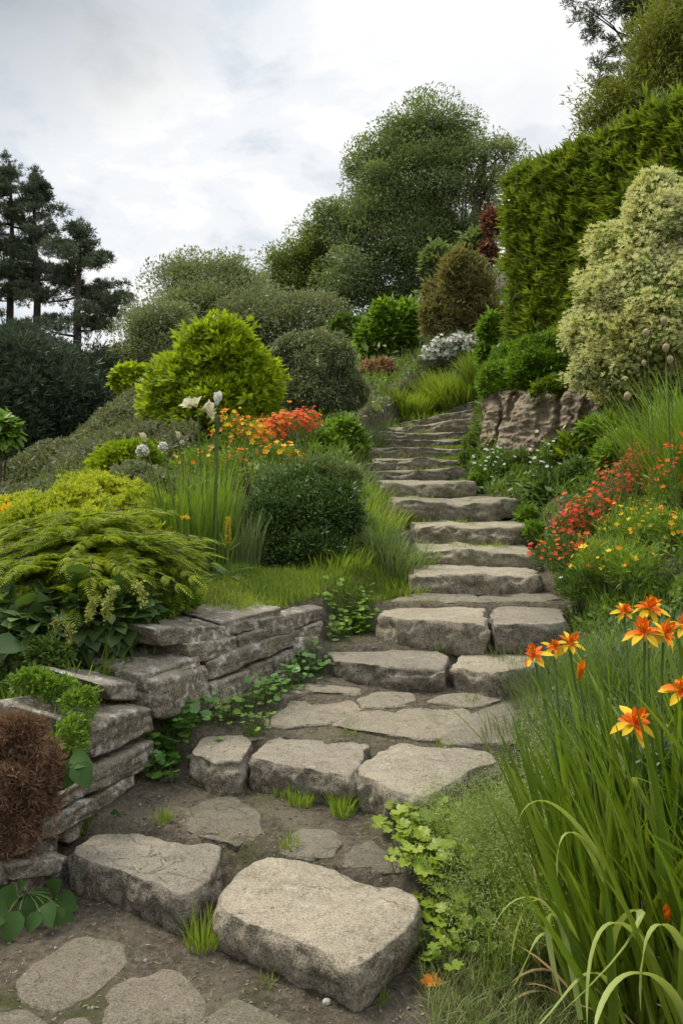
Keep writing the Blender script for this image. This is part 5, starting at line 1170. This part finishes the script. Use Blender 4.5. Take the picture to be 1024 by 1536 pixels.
# lobed ground cover by the front boulder
r = np.random.RandomState(530)
T_LOB = lobed_t(7, .28, .12)
def lobed_plant(name, spots, size, label, m, seed, hgt=(.03, .10), T=None, group=None, cat='plant'):
    r = np.random.RandomState(seed); b0 = hit(*np.mean(spots, 0)[:2])[0]; t = thing(name, b0, label, cat, group); mb = MB(); ms = MB()
    for px, py, n in spots:
        c = hit(px, py)[0]
        for k in range(int(n * 1.9)):
            q = c + np.array([r.normal(0, .035), r.normal(0, .035), 0]); q[2] = gz([q[0]], [q[1]])[0]; tip = q + np.array([r.normal(0, .02), r.normal(-.01, .02), r.uniform(*hgt)])
            dd = unit(np.array([r.normal(0, 1), r.normal(-.5, .8), r.uniform(-.2, .3)])); s = size * r.uniform(.6, 1.25)
            mb.inst(T or T_LOB, tip[None], frames(dd[None], unit(np.array([[r.normal(0, .25), r.normal(-.25, .25), 1.0]]))), np.array([s]))
            tube(ms, curve_pts(q, tip, 4, .05), .0016, 4, cap=False)
    mb.build('leaf', m, t); ms.build('stem', M_GSTEM, t); return t
M_LOBE = leaf_mat('lobed_leaf', [(.060, .110, .010), (.110, .170, .016), (.175, .235, .030)], .35, .42, nscale=6)
lobed_plant('lobed_plant', [(600, 1250, 9), (630, 1245, 10), (615, 1275, 10), (655, 1262, 8), (640, 1290, 9), (672, 1240, 6)], .058, 'lobed-leaf plant in front of the thick angular stone', M_LOBE, 1, group='lobed-leaf plants')
lobed_plant('lobed_plant', [(650, 1320, 11), (675, 1340, 11), (665, 1370, 10), (625, 1305, 7), (690, 1310, 8)], .058, 'lobed-leaf plant right of the front boulder, in the middle', M_LOBE, 2, group='lobed-leaf plants')
lobed_plant('lobed_plant', [(660, 1400, 10), (675, 1425, 9), (655, 1445, 7), (690, 1400, 8)], .054, 'lobed-leaf plant lowest of the three beside the front boulder', M_LOBE, 3, group='lobed-leaf plants')

# ---- the big strap-leaved clump with orange and yellow flowers
r = np.random.RandomState(540); cb = np.array([.80, 2.12, float(gz([.80], [2.12])[0])])
t = thing('lily_clump', cb, 'large strap-leaved clump with orange and yellow flowers in the right foreground', 'plant')
mb = MB()
n = 480; b = np.column_stack([r.uniform(.62, 1.25, n), r.uniform(1.8, 2.5, n), np.zeros(n)]); b[:, 2] = gz(b[:, 0], b[:, 1]) - .01
az = np.where(r.rand(n) < .72, r.normal(math.pi * .98, .75, n), r.rand(n) * 6.28)
blades(mb, r, b, r.uniform(.5, .98, n) * np.where(b[:, 0] < .75, .8, 1), r.uniform(.014, .034, n), np.abs(r.normal(.24, .15, n)), r.uniform(.08, .55, n), az, 9, fold=True, widthp=.7)
mb.build('leaf', M_IRIS, t, smooth=True)
n = 46; b = np.column_stack([r.uniform(.55, 1.1, n), r.uniform(1.75, 2.3, n), np.zeros(n)]); b[:, 2] = gz(b[:, 0], b[:, 1])
mb = MB(); blades(mb, r, b, r.uniform(.15, .45, n), r.uniform(.006, .014, n), r.uniform(.5, 1.1, n), r.uniform(.4, 1.3, n), r.normal(math.pi, 1.0, n), 6, fold=True)
mb.build('dry_leaf', M_STRAW, t, smooth=True)
# arching and fallen leaves
def strap(pts, w, mb, roll=0.0):
    p = np.asarray(pts, float); k = len(p); tt = np.linspace(0, 1, k); u = np.linspace(0, 1, 16)
    # smooth curve through the given points
    co = np.polyfit(tt, p, min(k - 1, 3)); q = np.stack([np.polyval(co[:, j], u) for j in range(3)], -1)
    tan = unit(np.gradient(q, axis=0)); sd = unit(np.cross(tan, np.array([roll, .55, 1.0]))); nm = np.cross(sd, tan)
    hw = (w / 2 * np.sin(np.pi * np.clip(.16 + .84 * u, 0, 1)) ** .55)[:, None]
    V = np.stack([q - sd * hw + nm * hw * .35, q, q + sd * hw + nm * hw * .35], 1).reshape(-1, 3)
    f = []
    for a in range(15):
        for c in (0, 1): f.append((a * 3 + c, a * 3 + c + 1, a * 3 + 4 + c, a * 3 + 3 + c))
    mb.add(V, f)
mbp = MB()
for pts, w in [
    ([P(960, 1420, 2.1), P(900, 1290, 2.0), P(830, 1208, 1.95), P(776, 1232, 1.9)], .017), ([P(930, 1440, 2.1), P(890, 1290, 1.98), P(850, 1250, 1.9), P(835, 1320, 1.86)], .014),
    ([P(870, 1500, 2.05), P(830, 1370, 1.95), P(775, 1350, 1.9), P(735, 1405, 1.86)], .015), ([P(880, 1490, 2.05), P(850, 1380, 1.95), P(800, 1352, 1.9), P(765, 1450, 1.9)], .013),
    ([P(930, 1500, 1.95), P(930, 1385, 1.85), P(960, 1380, 1.8), P(830, 1530, 1.7)], .022), ([P(870, 1530, 1.8), P(835, 1380, 1.85), P(822, 1400, 1.85), P(850, 1520, 1.8)], .018),
    ([P(1000, 1500, 1.9), P(950, 1400, 1.8), P(900, 1400, 1.75), P(880, 1540, 1.65)], .022), ([P(1030, 1540, 1.75), P(985, 1470, 1.7), P(930, 1470, 1.65), P(890, 1550, 1.55)], .026),
    ([P(1040, 1480, 1.8), P(1010, 1400, 1.75), P(975, 1400, 1.7), P(960, 1520, 1.65)], .020), ([P(1000, 1430, 1.9), P(980, 1240, 2.0), P(950, 1170, 2.0), P(1010, 1190, 1.95)], .018),
    ([P(860, 1480, 2.1), P(820, 1400, 2.0), P(790, 1440, 1.95), P(765, 1480, 1.95)], .014), ([P(930, 1510, 1.9), P(890, 1460, 1.8), P(850, 1490, 1.75), P(800, 1545, 1.7)], .017)]:
    mbp = MB(); strap(pts, w, mbp); mbp.build('arching_leaf', M_PALELEAF, t, smooth=True)
def lily(px, py, d_, size, seed, yaw, bud=False, back=0):
    rr = np.random.RandomState(seed); c = P(px, py, d_); fb = cb + np.array([(c[0] - cb[0]) * .55 + rr.normal(0, .03), (c[1] - cb[1]) * .5, 0]); fb[2] = gz([fb[0]], [fb[1]])[0]
    ms = MB(); q = curve_pts(fb, c - np.array([0, 0, size * .25]), 9, 0, .03, rr); tube(ms, q, np.linspace(.006, .0035, 9), 6)
    f = MB(); ax = unit(np.array([math.sin(yaw) * .5 + rr.normal(0, .12), -.42 + rr.normal(0, .12), .80]))
    if bud:
        petal_cup(f, c - ax * size * .3, ax, 3, size, .3, .10, 0, 0, seed); fo = f.build('flower', M_ORANGE, t, smooth=True)
    else:
        T = 0
        # hanging yellow outer petals, orange at the heart, and an upright orange-red crown
        petal_cup(f, c, ax, 6, size * .62, .42, 1.72, 0, .30, seed); petal_cup(f, c + ax * size * .02, ax, 3, size * .52, .40, 1.5, 1, .25, seed + 7)
        fo = f.build('flower', [M_YELP, M_ORANGE], t, smooth=True)
        g = MB(); petal_cup(g, c + ax * size * .03, ax, 6, size * .36, .55, 1.25, 0, .10, seed + 1); petal_cup(g, c + ax * size * .05, ax, 6, size * .48, .40, .55, 0, -.15, seed + 2); g.build('petal_crown', M_DEEPOR, fo, smooth=True)
        h = MB()
        for k in range(5):
            dd = unit(ax + rsph(rr, 1)[0] * .45); tube(h, curve_pts(c, c + dd * size * .42, 4), .0016, 4)
        h.build('stamen', M_YELP, fo)
    ms.build('stem', M_GSTEM, t, smooth=True)
for a in [(802, 984, 2.45, .085, 1, -.9), (830, 972, 2.5, .065, 2, .6), (854, 966, 2.5, .082, 3, .9), (936, 918, 2.5, .062, 4, -.3), (972, 914, 2.35, .092, 5, .3), (966, 950, 2.2, .092, 6, -.5), (994, 952, 2.2, .090, 7, .7), (950, 1086, 2.0, .098, 8, .1), (1024, 1036, 2.0, .10, 9, -.3), (1026, 940, 2.3, .08, 10, 0)]:
    lily(*a)
lily(868, 1012, 2.35, .075, 11, 0, True)
lily(1000, 1376, 1.9, .06, 12, 0, True)
bush('silver_plant', [ell(990, 1140, 22, 2.3, 18), ell(1012, 1130, 18, 2.35, 16)], 420, .03, T_L, M_SILVER, 'small silver-leaved plant among the strap leaves at the right edge', 'plant', None, 210, nsub=4, stems=3, sr=.003, base=gd(995, 2.35))
# ---------------------------------------------------------------- left foreground and small things
bush('dry_fern', [ell(22, 1120, 44, 2.75, 46), ell(6, 1190, 54, 2.7, 62), ell(46, 1175, 36, 2.7, 66), ell(10, 1250, 44, 2.66, 56)], 13000, .026, tuft_t(6, .13, 1.1, 4), M_DEADFERN, 'rusty brown dried fern mass hanging over the wall at the left edge', 'plant', None, 220, nsub=9, fsub=.36, up=-.1, drop=.2, shell=.4, stems=10, sr=.004, rnd=1.1, hole=-.08, wob=.4, base=P(0, 1090, 2.95))
for i, (px, d_, n, L, w, m, lab) in enumerate([
    (118, 3.5, 110, (.14, .30), (.008, .014), M_GRASS, 'broad-bladed grass tuft between the dark shrub and the wall blocks'), (70, 3.35, 260, (.08, .18), (.004, .007), M_LAWN, 'bright short grass tuft above the dry fern'),
    (150, 3.4, 160, (.06, .14), (.003, .006), M_LAWN, 'small grass tuft on the edge of the chalky white stone'), (78, 3.12, 200, (.10, .22), (.004, .008), M_GRASS, 'lush grass tuft directly behind the brown dry fern'), (44, 3.0, 200, (.08, .2), (.004, .007), M_LAWN, 'bright grass tuft poking up over the top of the dry fern'), (108, 3.25, 220, (.08, .18), (.003, .007), M_GRASS, 'grass tuft leaning over the wall edge next to the sedum-like plant'), (20, 3.3, 240, (.08, .2), (.004, .008), M_GRASS, 'grass tuft at the left edge over the dry fern'), (96, 3.45, 240, (.05, .12), (.003, .006), M_LAWN, 'mossy grass tuft right beside the dry fern')]):
    grass_clump('bank_grass', gd(px, d_), n, L, w, m, lab, 'grass tufts on the left bank', 70 + i, spread=.13, lean=(.05, .6), bend=(.2, 1.1))
bush('leafy_plant', [ell(84, 1032, 34, 3.15, 18), ell(122, 1058, 24, 3.05, 28), ell(48, 1022, 34, 3.2, 16), ell(114, 1105, 18, 2.95, 34)], 7000, .015, T_D, M_BRIGHT, 'bright sedum-like plant trailing down between the dry fern and the wall', 'plant', None, 222, nsub=8, up=.5, stems=3, sr=.003, wob=.5, hole=-.1)
def leafset(name, label, items, m, cat='plant', T=None, group=None):
    c0 = P(*items[0][:3]); t = thing(name, [c0[0], c0[1] + .05, c0[2] - .05], label, cat, group); ms = MB()
    for px, py, d_, s, dx, dz in items:
        mb = MB()
        c = P(px, py, d_); dd = unit(np.array([dx, -.45, dz])); mb.inst(T or leaf_t(.8, 6, .14, .25, .38), (c - dd * s * .4)[None], frames(dd[None], np.array([[.1, -.9, .8]])), np.array([s]))
        tube(ms, curve_pts(np.array(t.location), c - dd * s * .4, 4, .1), .0025, 4, cap=False)
        mb.build('leaf', m, t, smooth=True)
    ms.build('stem', M_GSTEM, t)
leafset('big_leaf_plant', 'single large three-part leaf on the wall beside the dry fern', [(104, 1162, 2.75, .10, -.5, -.6), (122, 1158, 2.75, .10, .5, -.5), (116, 1140, 2.78, .09, 1, .1)], M_BIGLEAF)
leafset('big_leaf_plant', 'cluster of rounded dark leaves at the foot of the wall in the bottom left', [(30, 1330, 2.5, .06, .3, .5), (88, 1372, 2.46, .055, .1, -.5), (52, 1380, 2.42, .06, -.3, -.4), (14, 1345, 2.5, .085, -.3, .3), (44, 1362, 2.5, .09, .2, -.6), (80, 1334, 2.55, .085, .3, .6), (70, 1368, 2.45, .08, .3, -.2), (98, 1352, 2.55, .08, .8, -.2), (100, 1378, 2.5, .06, .6, -.3), (20, 1385, 2.4, .09, -.2, -.5), (-6, 1370, 2.4, .10, -.5, .2), (62, 1345, 2.6, .07, -.4, .4), (112, 1365, 2.6, .06, .6, .2)], M_BIGLEAF)
leafset('big_leaf_plant', 'small dark leaf plant on the soil behind the long front slab', [(170, 1224, 3.0, .06, .6, .2), (165, 1232, 2.98, .05, -.5, -.1), (185, 1228, 3.0, .04, .9, .1)], M_BIGLEAF)
# creeping ivy along the wall foot
T_IVY = lobed_t(5, .22, .08)
for i, (sp, sz, m, lab) in enumerate([
    ([(226, 1150, 12), (250, 1130, 14), (240, 1170, 8), (270, 1120, 12), (262, 1095, 10), (285, 1098, 10), (300, 1082, 9)], .05, M_IVY, 'ivy patch at the foot of the biggest upright wall block'),
    ([(330, 1088, 9), (350, 1076, 12), (372, 1068, 12), (380, 1090, 8), (378, 1104, 6), (395, 1058, 10)], .034, M_BRIGHT, 'fine light-green creeping patch in the middle of the wall foot'),
    ([(415, 1046, 12), (430, 1036, 12), (448, 1024, 12), (465, 1012, 10), (402, 1056, 8), (478, 1004, 8), (455, 1008, 8)], .042, M_IVY, 'creeping leafy patch by the upper end of the wall'),
    ([(500, 948, 12), (520, 938, 14), (540, 930, 14), (530, 952, 12), (508, 960, 10), (548, 944, 10), (516, 924, 10), (545, 916, 10)], .038, M_BRIGHT, 'leafy patch between the wall end and the fourth step')]):
    lobed_plant('creeping_plant', sp, sz, lab, m, 20 + i, hgt=(.02, .12), T=T_IVY, group='creeping plants along the wall foot')
# tufts in the joints
TU = [(303, 1392, 2.36, 120, (.05, .13), 'tall narrow tuft in the gap between the two front slabs', M_LAWN), (346, 1294, 2.6, 110, (.03, .065), 'bright tuft behind the gap of the two front slabs', M_LAWN), (434, 1262, 2.75, 60, (.03, .07), 'slanting yellow-green tuft between two small paving stones', M_LAWN),
      (242, 1246, 2.95, 60, (.03, .07), 'flat pale tuft behind the long front slab', M_LAWN), (556, 1136, 3.25, 110, (.03, .07), 'tuft in the joint between the middle stone and the thick angular stone', M_LAWN), (514, 1208, 3.02, 160, (.05, .12), 'dark grass tuft low in the joint under the second step', M_GRASS),
      (450, 1212, 3.12, 180, (.03, .09), 'grass tuft at the foot of the middle stone of the second step', M_GRASS), (425, 1195, 3.2, 120, (.02, .06), 'small grass tuft left at the foot of the middle stone', M_GRASS), (668, 1112, 3.42, 90, (.015, .04), 'mossy tuft beside the long pale paving stone', M_LAWN),
      (708, 1056, 3.9, 60, (.02, .05), 'small tuft in front of the shorter third-step stone', M_LAWN), (718, 1124, 3.35, 120, (.015, .035), 'mossy tuft on the back edge of the thick angular stone', M_LAWN), (205, 1385, 2.65, 200, (.03, .09), 'grass tuft under the front of the long slab', M_GRASS),
      (170, 1365, 2.75, 120, (.02, .07), 'sparse grass tuft at the left foot of the long slab', M_GRASS), (235, 1352, 2.62, 40, (.02, .05), 'tiny tuft hugging the front face of the long slab', M_GRASS), (128, 1250, 2.98, 90, (.03, .07), 'tuft at the left end of the long slab against the wall', M_GRASS),
      (380, 1102, 3.55, 90, (.02, .05), 'yellow-green tuft between the ivy and the small square block', M_LAWN), (528, 1098, 3.55, 40, (.015, .03), 'tiny tuft on the narrow sliver of paving', M_LAWN), (660, 975, 4.42, 120, (.03, .07), 'tuft in the joint between the third and fourth step', M_GRASS), (690, 972, 4.45, 90, (.02, .06), 'tuft right of the joint under the fourth step', M_GRASS),
      (700, 1032, 4.15, 60, (.02, .05), 'tuft at the foot of the shorter third-step stone', M_GRASS), (735, 1395, 2.2, 80, (.03, .1), 'dry-tipped tuft next to the lowest lobed leaves', M_GRASS), (400, 1490, 2.2, 30, (.015, .04), 'tiny tuft on the soil below the front boulder', M_LAWN), (560, 1500, 2.12, 60, (.02, .05), 'grass tuft under the overhang of the front boulder', M_GRASS)]
for i, (px, py, d_, n, L, lab, m) in enumerate(TU):
    b = gd(px, d_)
    grass_clump('grass_tuft', b, n, L, (.0025, .0045), m, lab, 'tufts in the stone joints', 90 + i, spread=.03 + .0001 * n, lean=(.0, .55), bend=(.1, .9), segs=3)
# moss and weeds on the treads of the upper flight
r = np.random.RandomState(610); mb = MB(); pts = []
for k in range(6, 17):
    dn = DIST[k + 1]; x0 = (FL[k][0] - CX) / F * DIST[k]; x1 = (FL[k][1] - CX) / F * DIST[k]
    m_ = 900; u = np.where(r.rand(m_) < .7, 1 - np.abs(r.normal(0, .16, m_)), r.rand(m_)); x = x0 + (x1 - x0) * u + (.05 if k > 8 else 0); y = dn - .02 - np.abs(r.normal(0, .10, m_))
    ok = fbm(np.column_stack([x * 3, y * 3, np.full(m_, k)]), 2) > -.05
    pts.append(np.column_stack([x, y, np.full(m_, STEPZ[k] + .0)])[ok])
b = np.vstack(pts); sc = b[:, 1] / 6
blades(mb, r, b, r.uniform(.015, .05, len(b)) * sc, .005 * sc, r.uniform(0, .9, len(b)), r.uniform(.1, 1, len(b)), segs=2)
tag(mb.build('moss', M_LAWN), 'moss and tiny weeds on the treads of the upper steps', None, kind='stuff')
r = np.random.RandomState(615); n = 60000; x = r.uniform(-1.2, 1.2, n); y = r.uniform(1.9, 5.1, n); v = fbm(np.column_stack([x * 2.6, y * 2.6, np.zeros(n)]), 4, .6)
ok = (x > left_edge(y) + .01) & (x < right_edge(y) + .08) & (v + .25 * np.exp(-np.minimum(x - left_edge(y), right_edge(y) - x) * 12) > .16); b = np.column_stack([x, y, gz(x, y) - .002])[ok]
mb = MB(); blades(mb, r, b, r.uniform(.004, .017, len(b)), .0022, r.uniform(0, .9, len(b)), r.uniform(.1, 1, len(b)), segs=2)
tag(mb.build('moss', M_LAWN), 'thin moss and seedlings on the bare soil of the path', None, kind='stuff')
# litter: dead leaves, twigs and grit on the soil
r = np.random.RandomState(620); n = 7000; x = r.uniform(-1.3, 1.1, n); y = r.uniform(1.9, 4.8, n); ok = (x > left_edge(y)) & (x < right_edge(y) + .1); x, y = x[ok], y[ok]
z = gz(x, y); mb = MB(); tt = np.column_stack([r.normal(0, 1, (len(x), 2)), r.normal(0, .15, len(x))]); mb.inst(T_D3, np.column_stack([x, y, z + .003]), frames(unit(tt), np.tile([0, 0, 1.0], (len(x), 1)) + rsph(r, len(x)) * .4), r.uniform(.005, .026, len(x)))
tag(mb.build('leaf_litter', plain_mat('litter', [(.10, .075, .045), (.22, .18, .11), (.36, .31, .22)], .9, .1)), 'dry leaf bits and twigs scattered on the soil path', None, kind='stuff')
n = 9000; x = r.uniform(-1.3, 1.1, n); y = r.uniform(1.9, 4.9, n); ok = (x > left_edge(y) + .02) & (x < right_edge(y) + .1); x, y = x[ok], y[ok]; z = gz(x, y)
ico = np.array([(1, 0, -.3), (-.5, .87, -.3), (-.5, -.87, -.3), (.3, .5, .5), (-.6, 0, .5), (.3, -.5, .5)], float); icf = np.array([(0, 1, 3), (1, 2, 4), (2, 0, 5), (1, 4, 3), (2, 5, 4), (0, 3, 5), (3, 4, 5)])
mb = MB(); mb.inst((ico, icf), np.column_stack([x, y, z + .001]), frames(rsph(r, len(x)), rsph(r, len(x))), .0016 + .007 * r.rand(len(x)) ** 5)
tag(mb.build('gravel', plain_mat('grit', [(.10, .085, .065), (.20, .175, .14), (.32, .29, .24)], .9, .2)), 'fine gravel and grit pressed into the soil path', None, kind='stuff')
for i, (px, py, lab) in enumerate([(648, 1478, 'fallen orange petal on the bare soil beside the front boulder'), (640, 1484, 'fallen orange petal lying just left of another one')]):
    c = hit(px, py)[0]; mb = MB(); petal_cup(mb, c + [0, 0, .012], (.2, -.3, 1), 4, .026, .8, 1.0, 0, .2, i); o = mb.build('fallen_petal', M_ORANGE, smooth=True, loc=c); tag(o, lab, 'petal', 'fallen orange petals')
c = hit(490, 1506)[0]; mb = MB(); s = .012; block_mesh(mb, [c + np.array(v) * s for v in [(-1, -.8, -.2), (1, -.8, -.2), (.9, -.7, 1.2), (-.9, -.7, 1.2), (-1, .8, -.2), (1, .8, -.2), (.9, .7, 1.2), (-.9, .7, 1.2)]], 5, 8, .7, .002, 30)
tag(mb.build('pebble', stone_mat('pebble_stone', (.55, .52, .46), (.45, .42, .36), (.4, .37, .32), (.5, .46, .4), .1, 0), smooth=True, loc=c), 'small pale pebble on the soil below the front boulder', 'pebble')
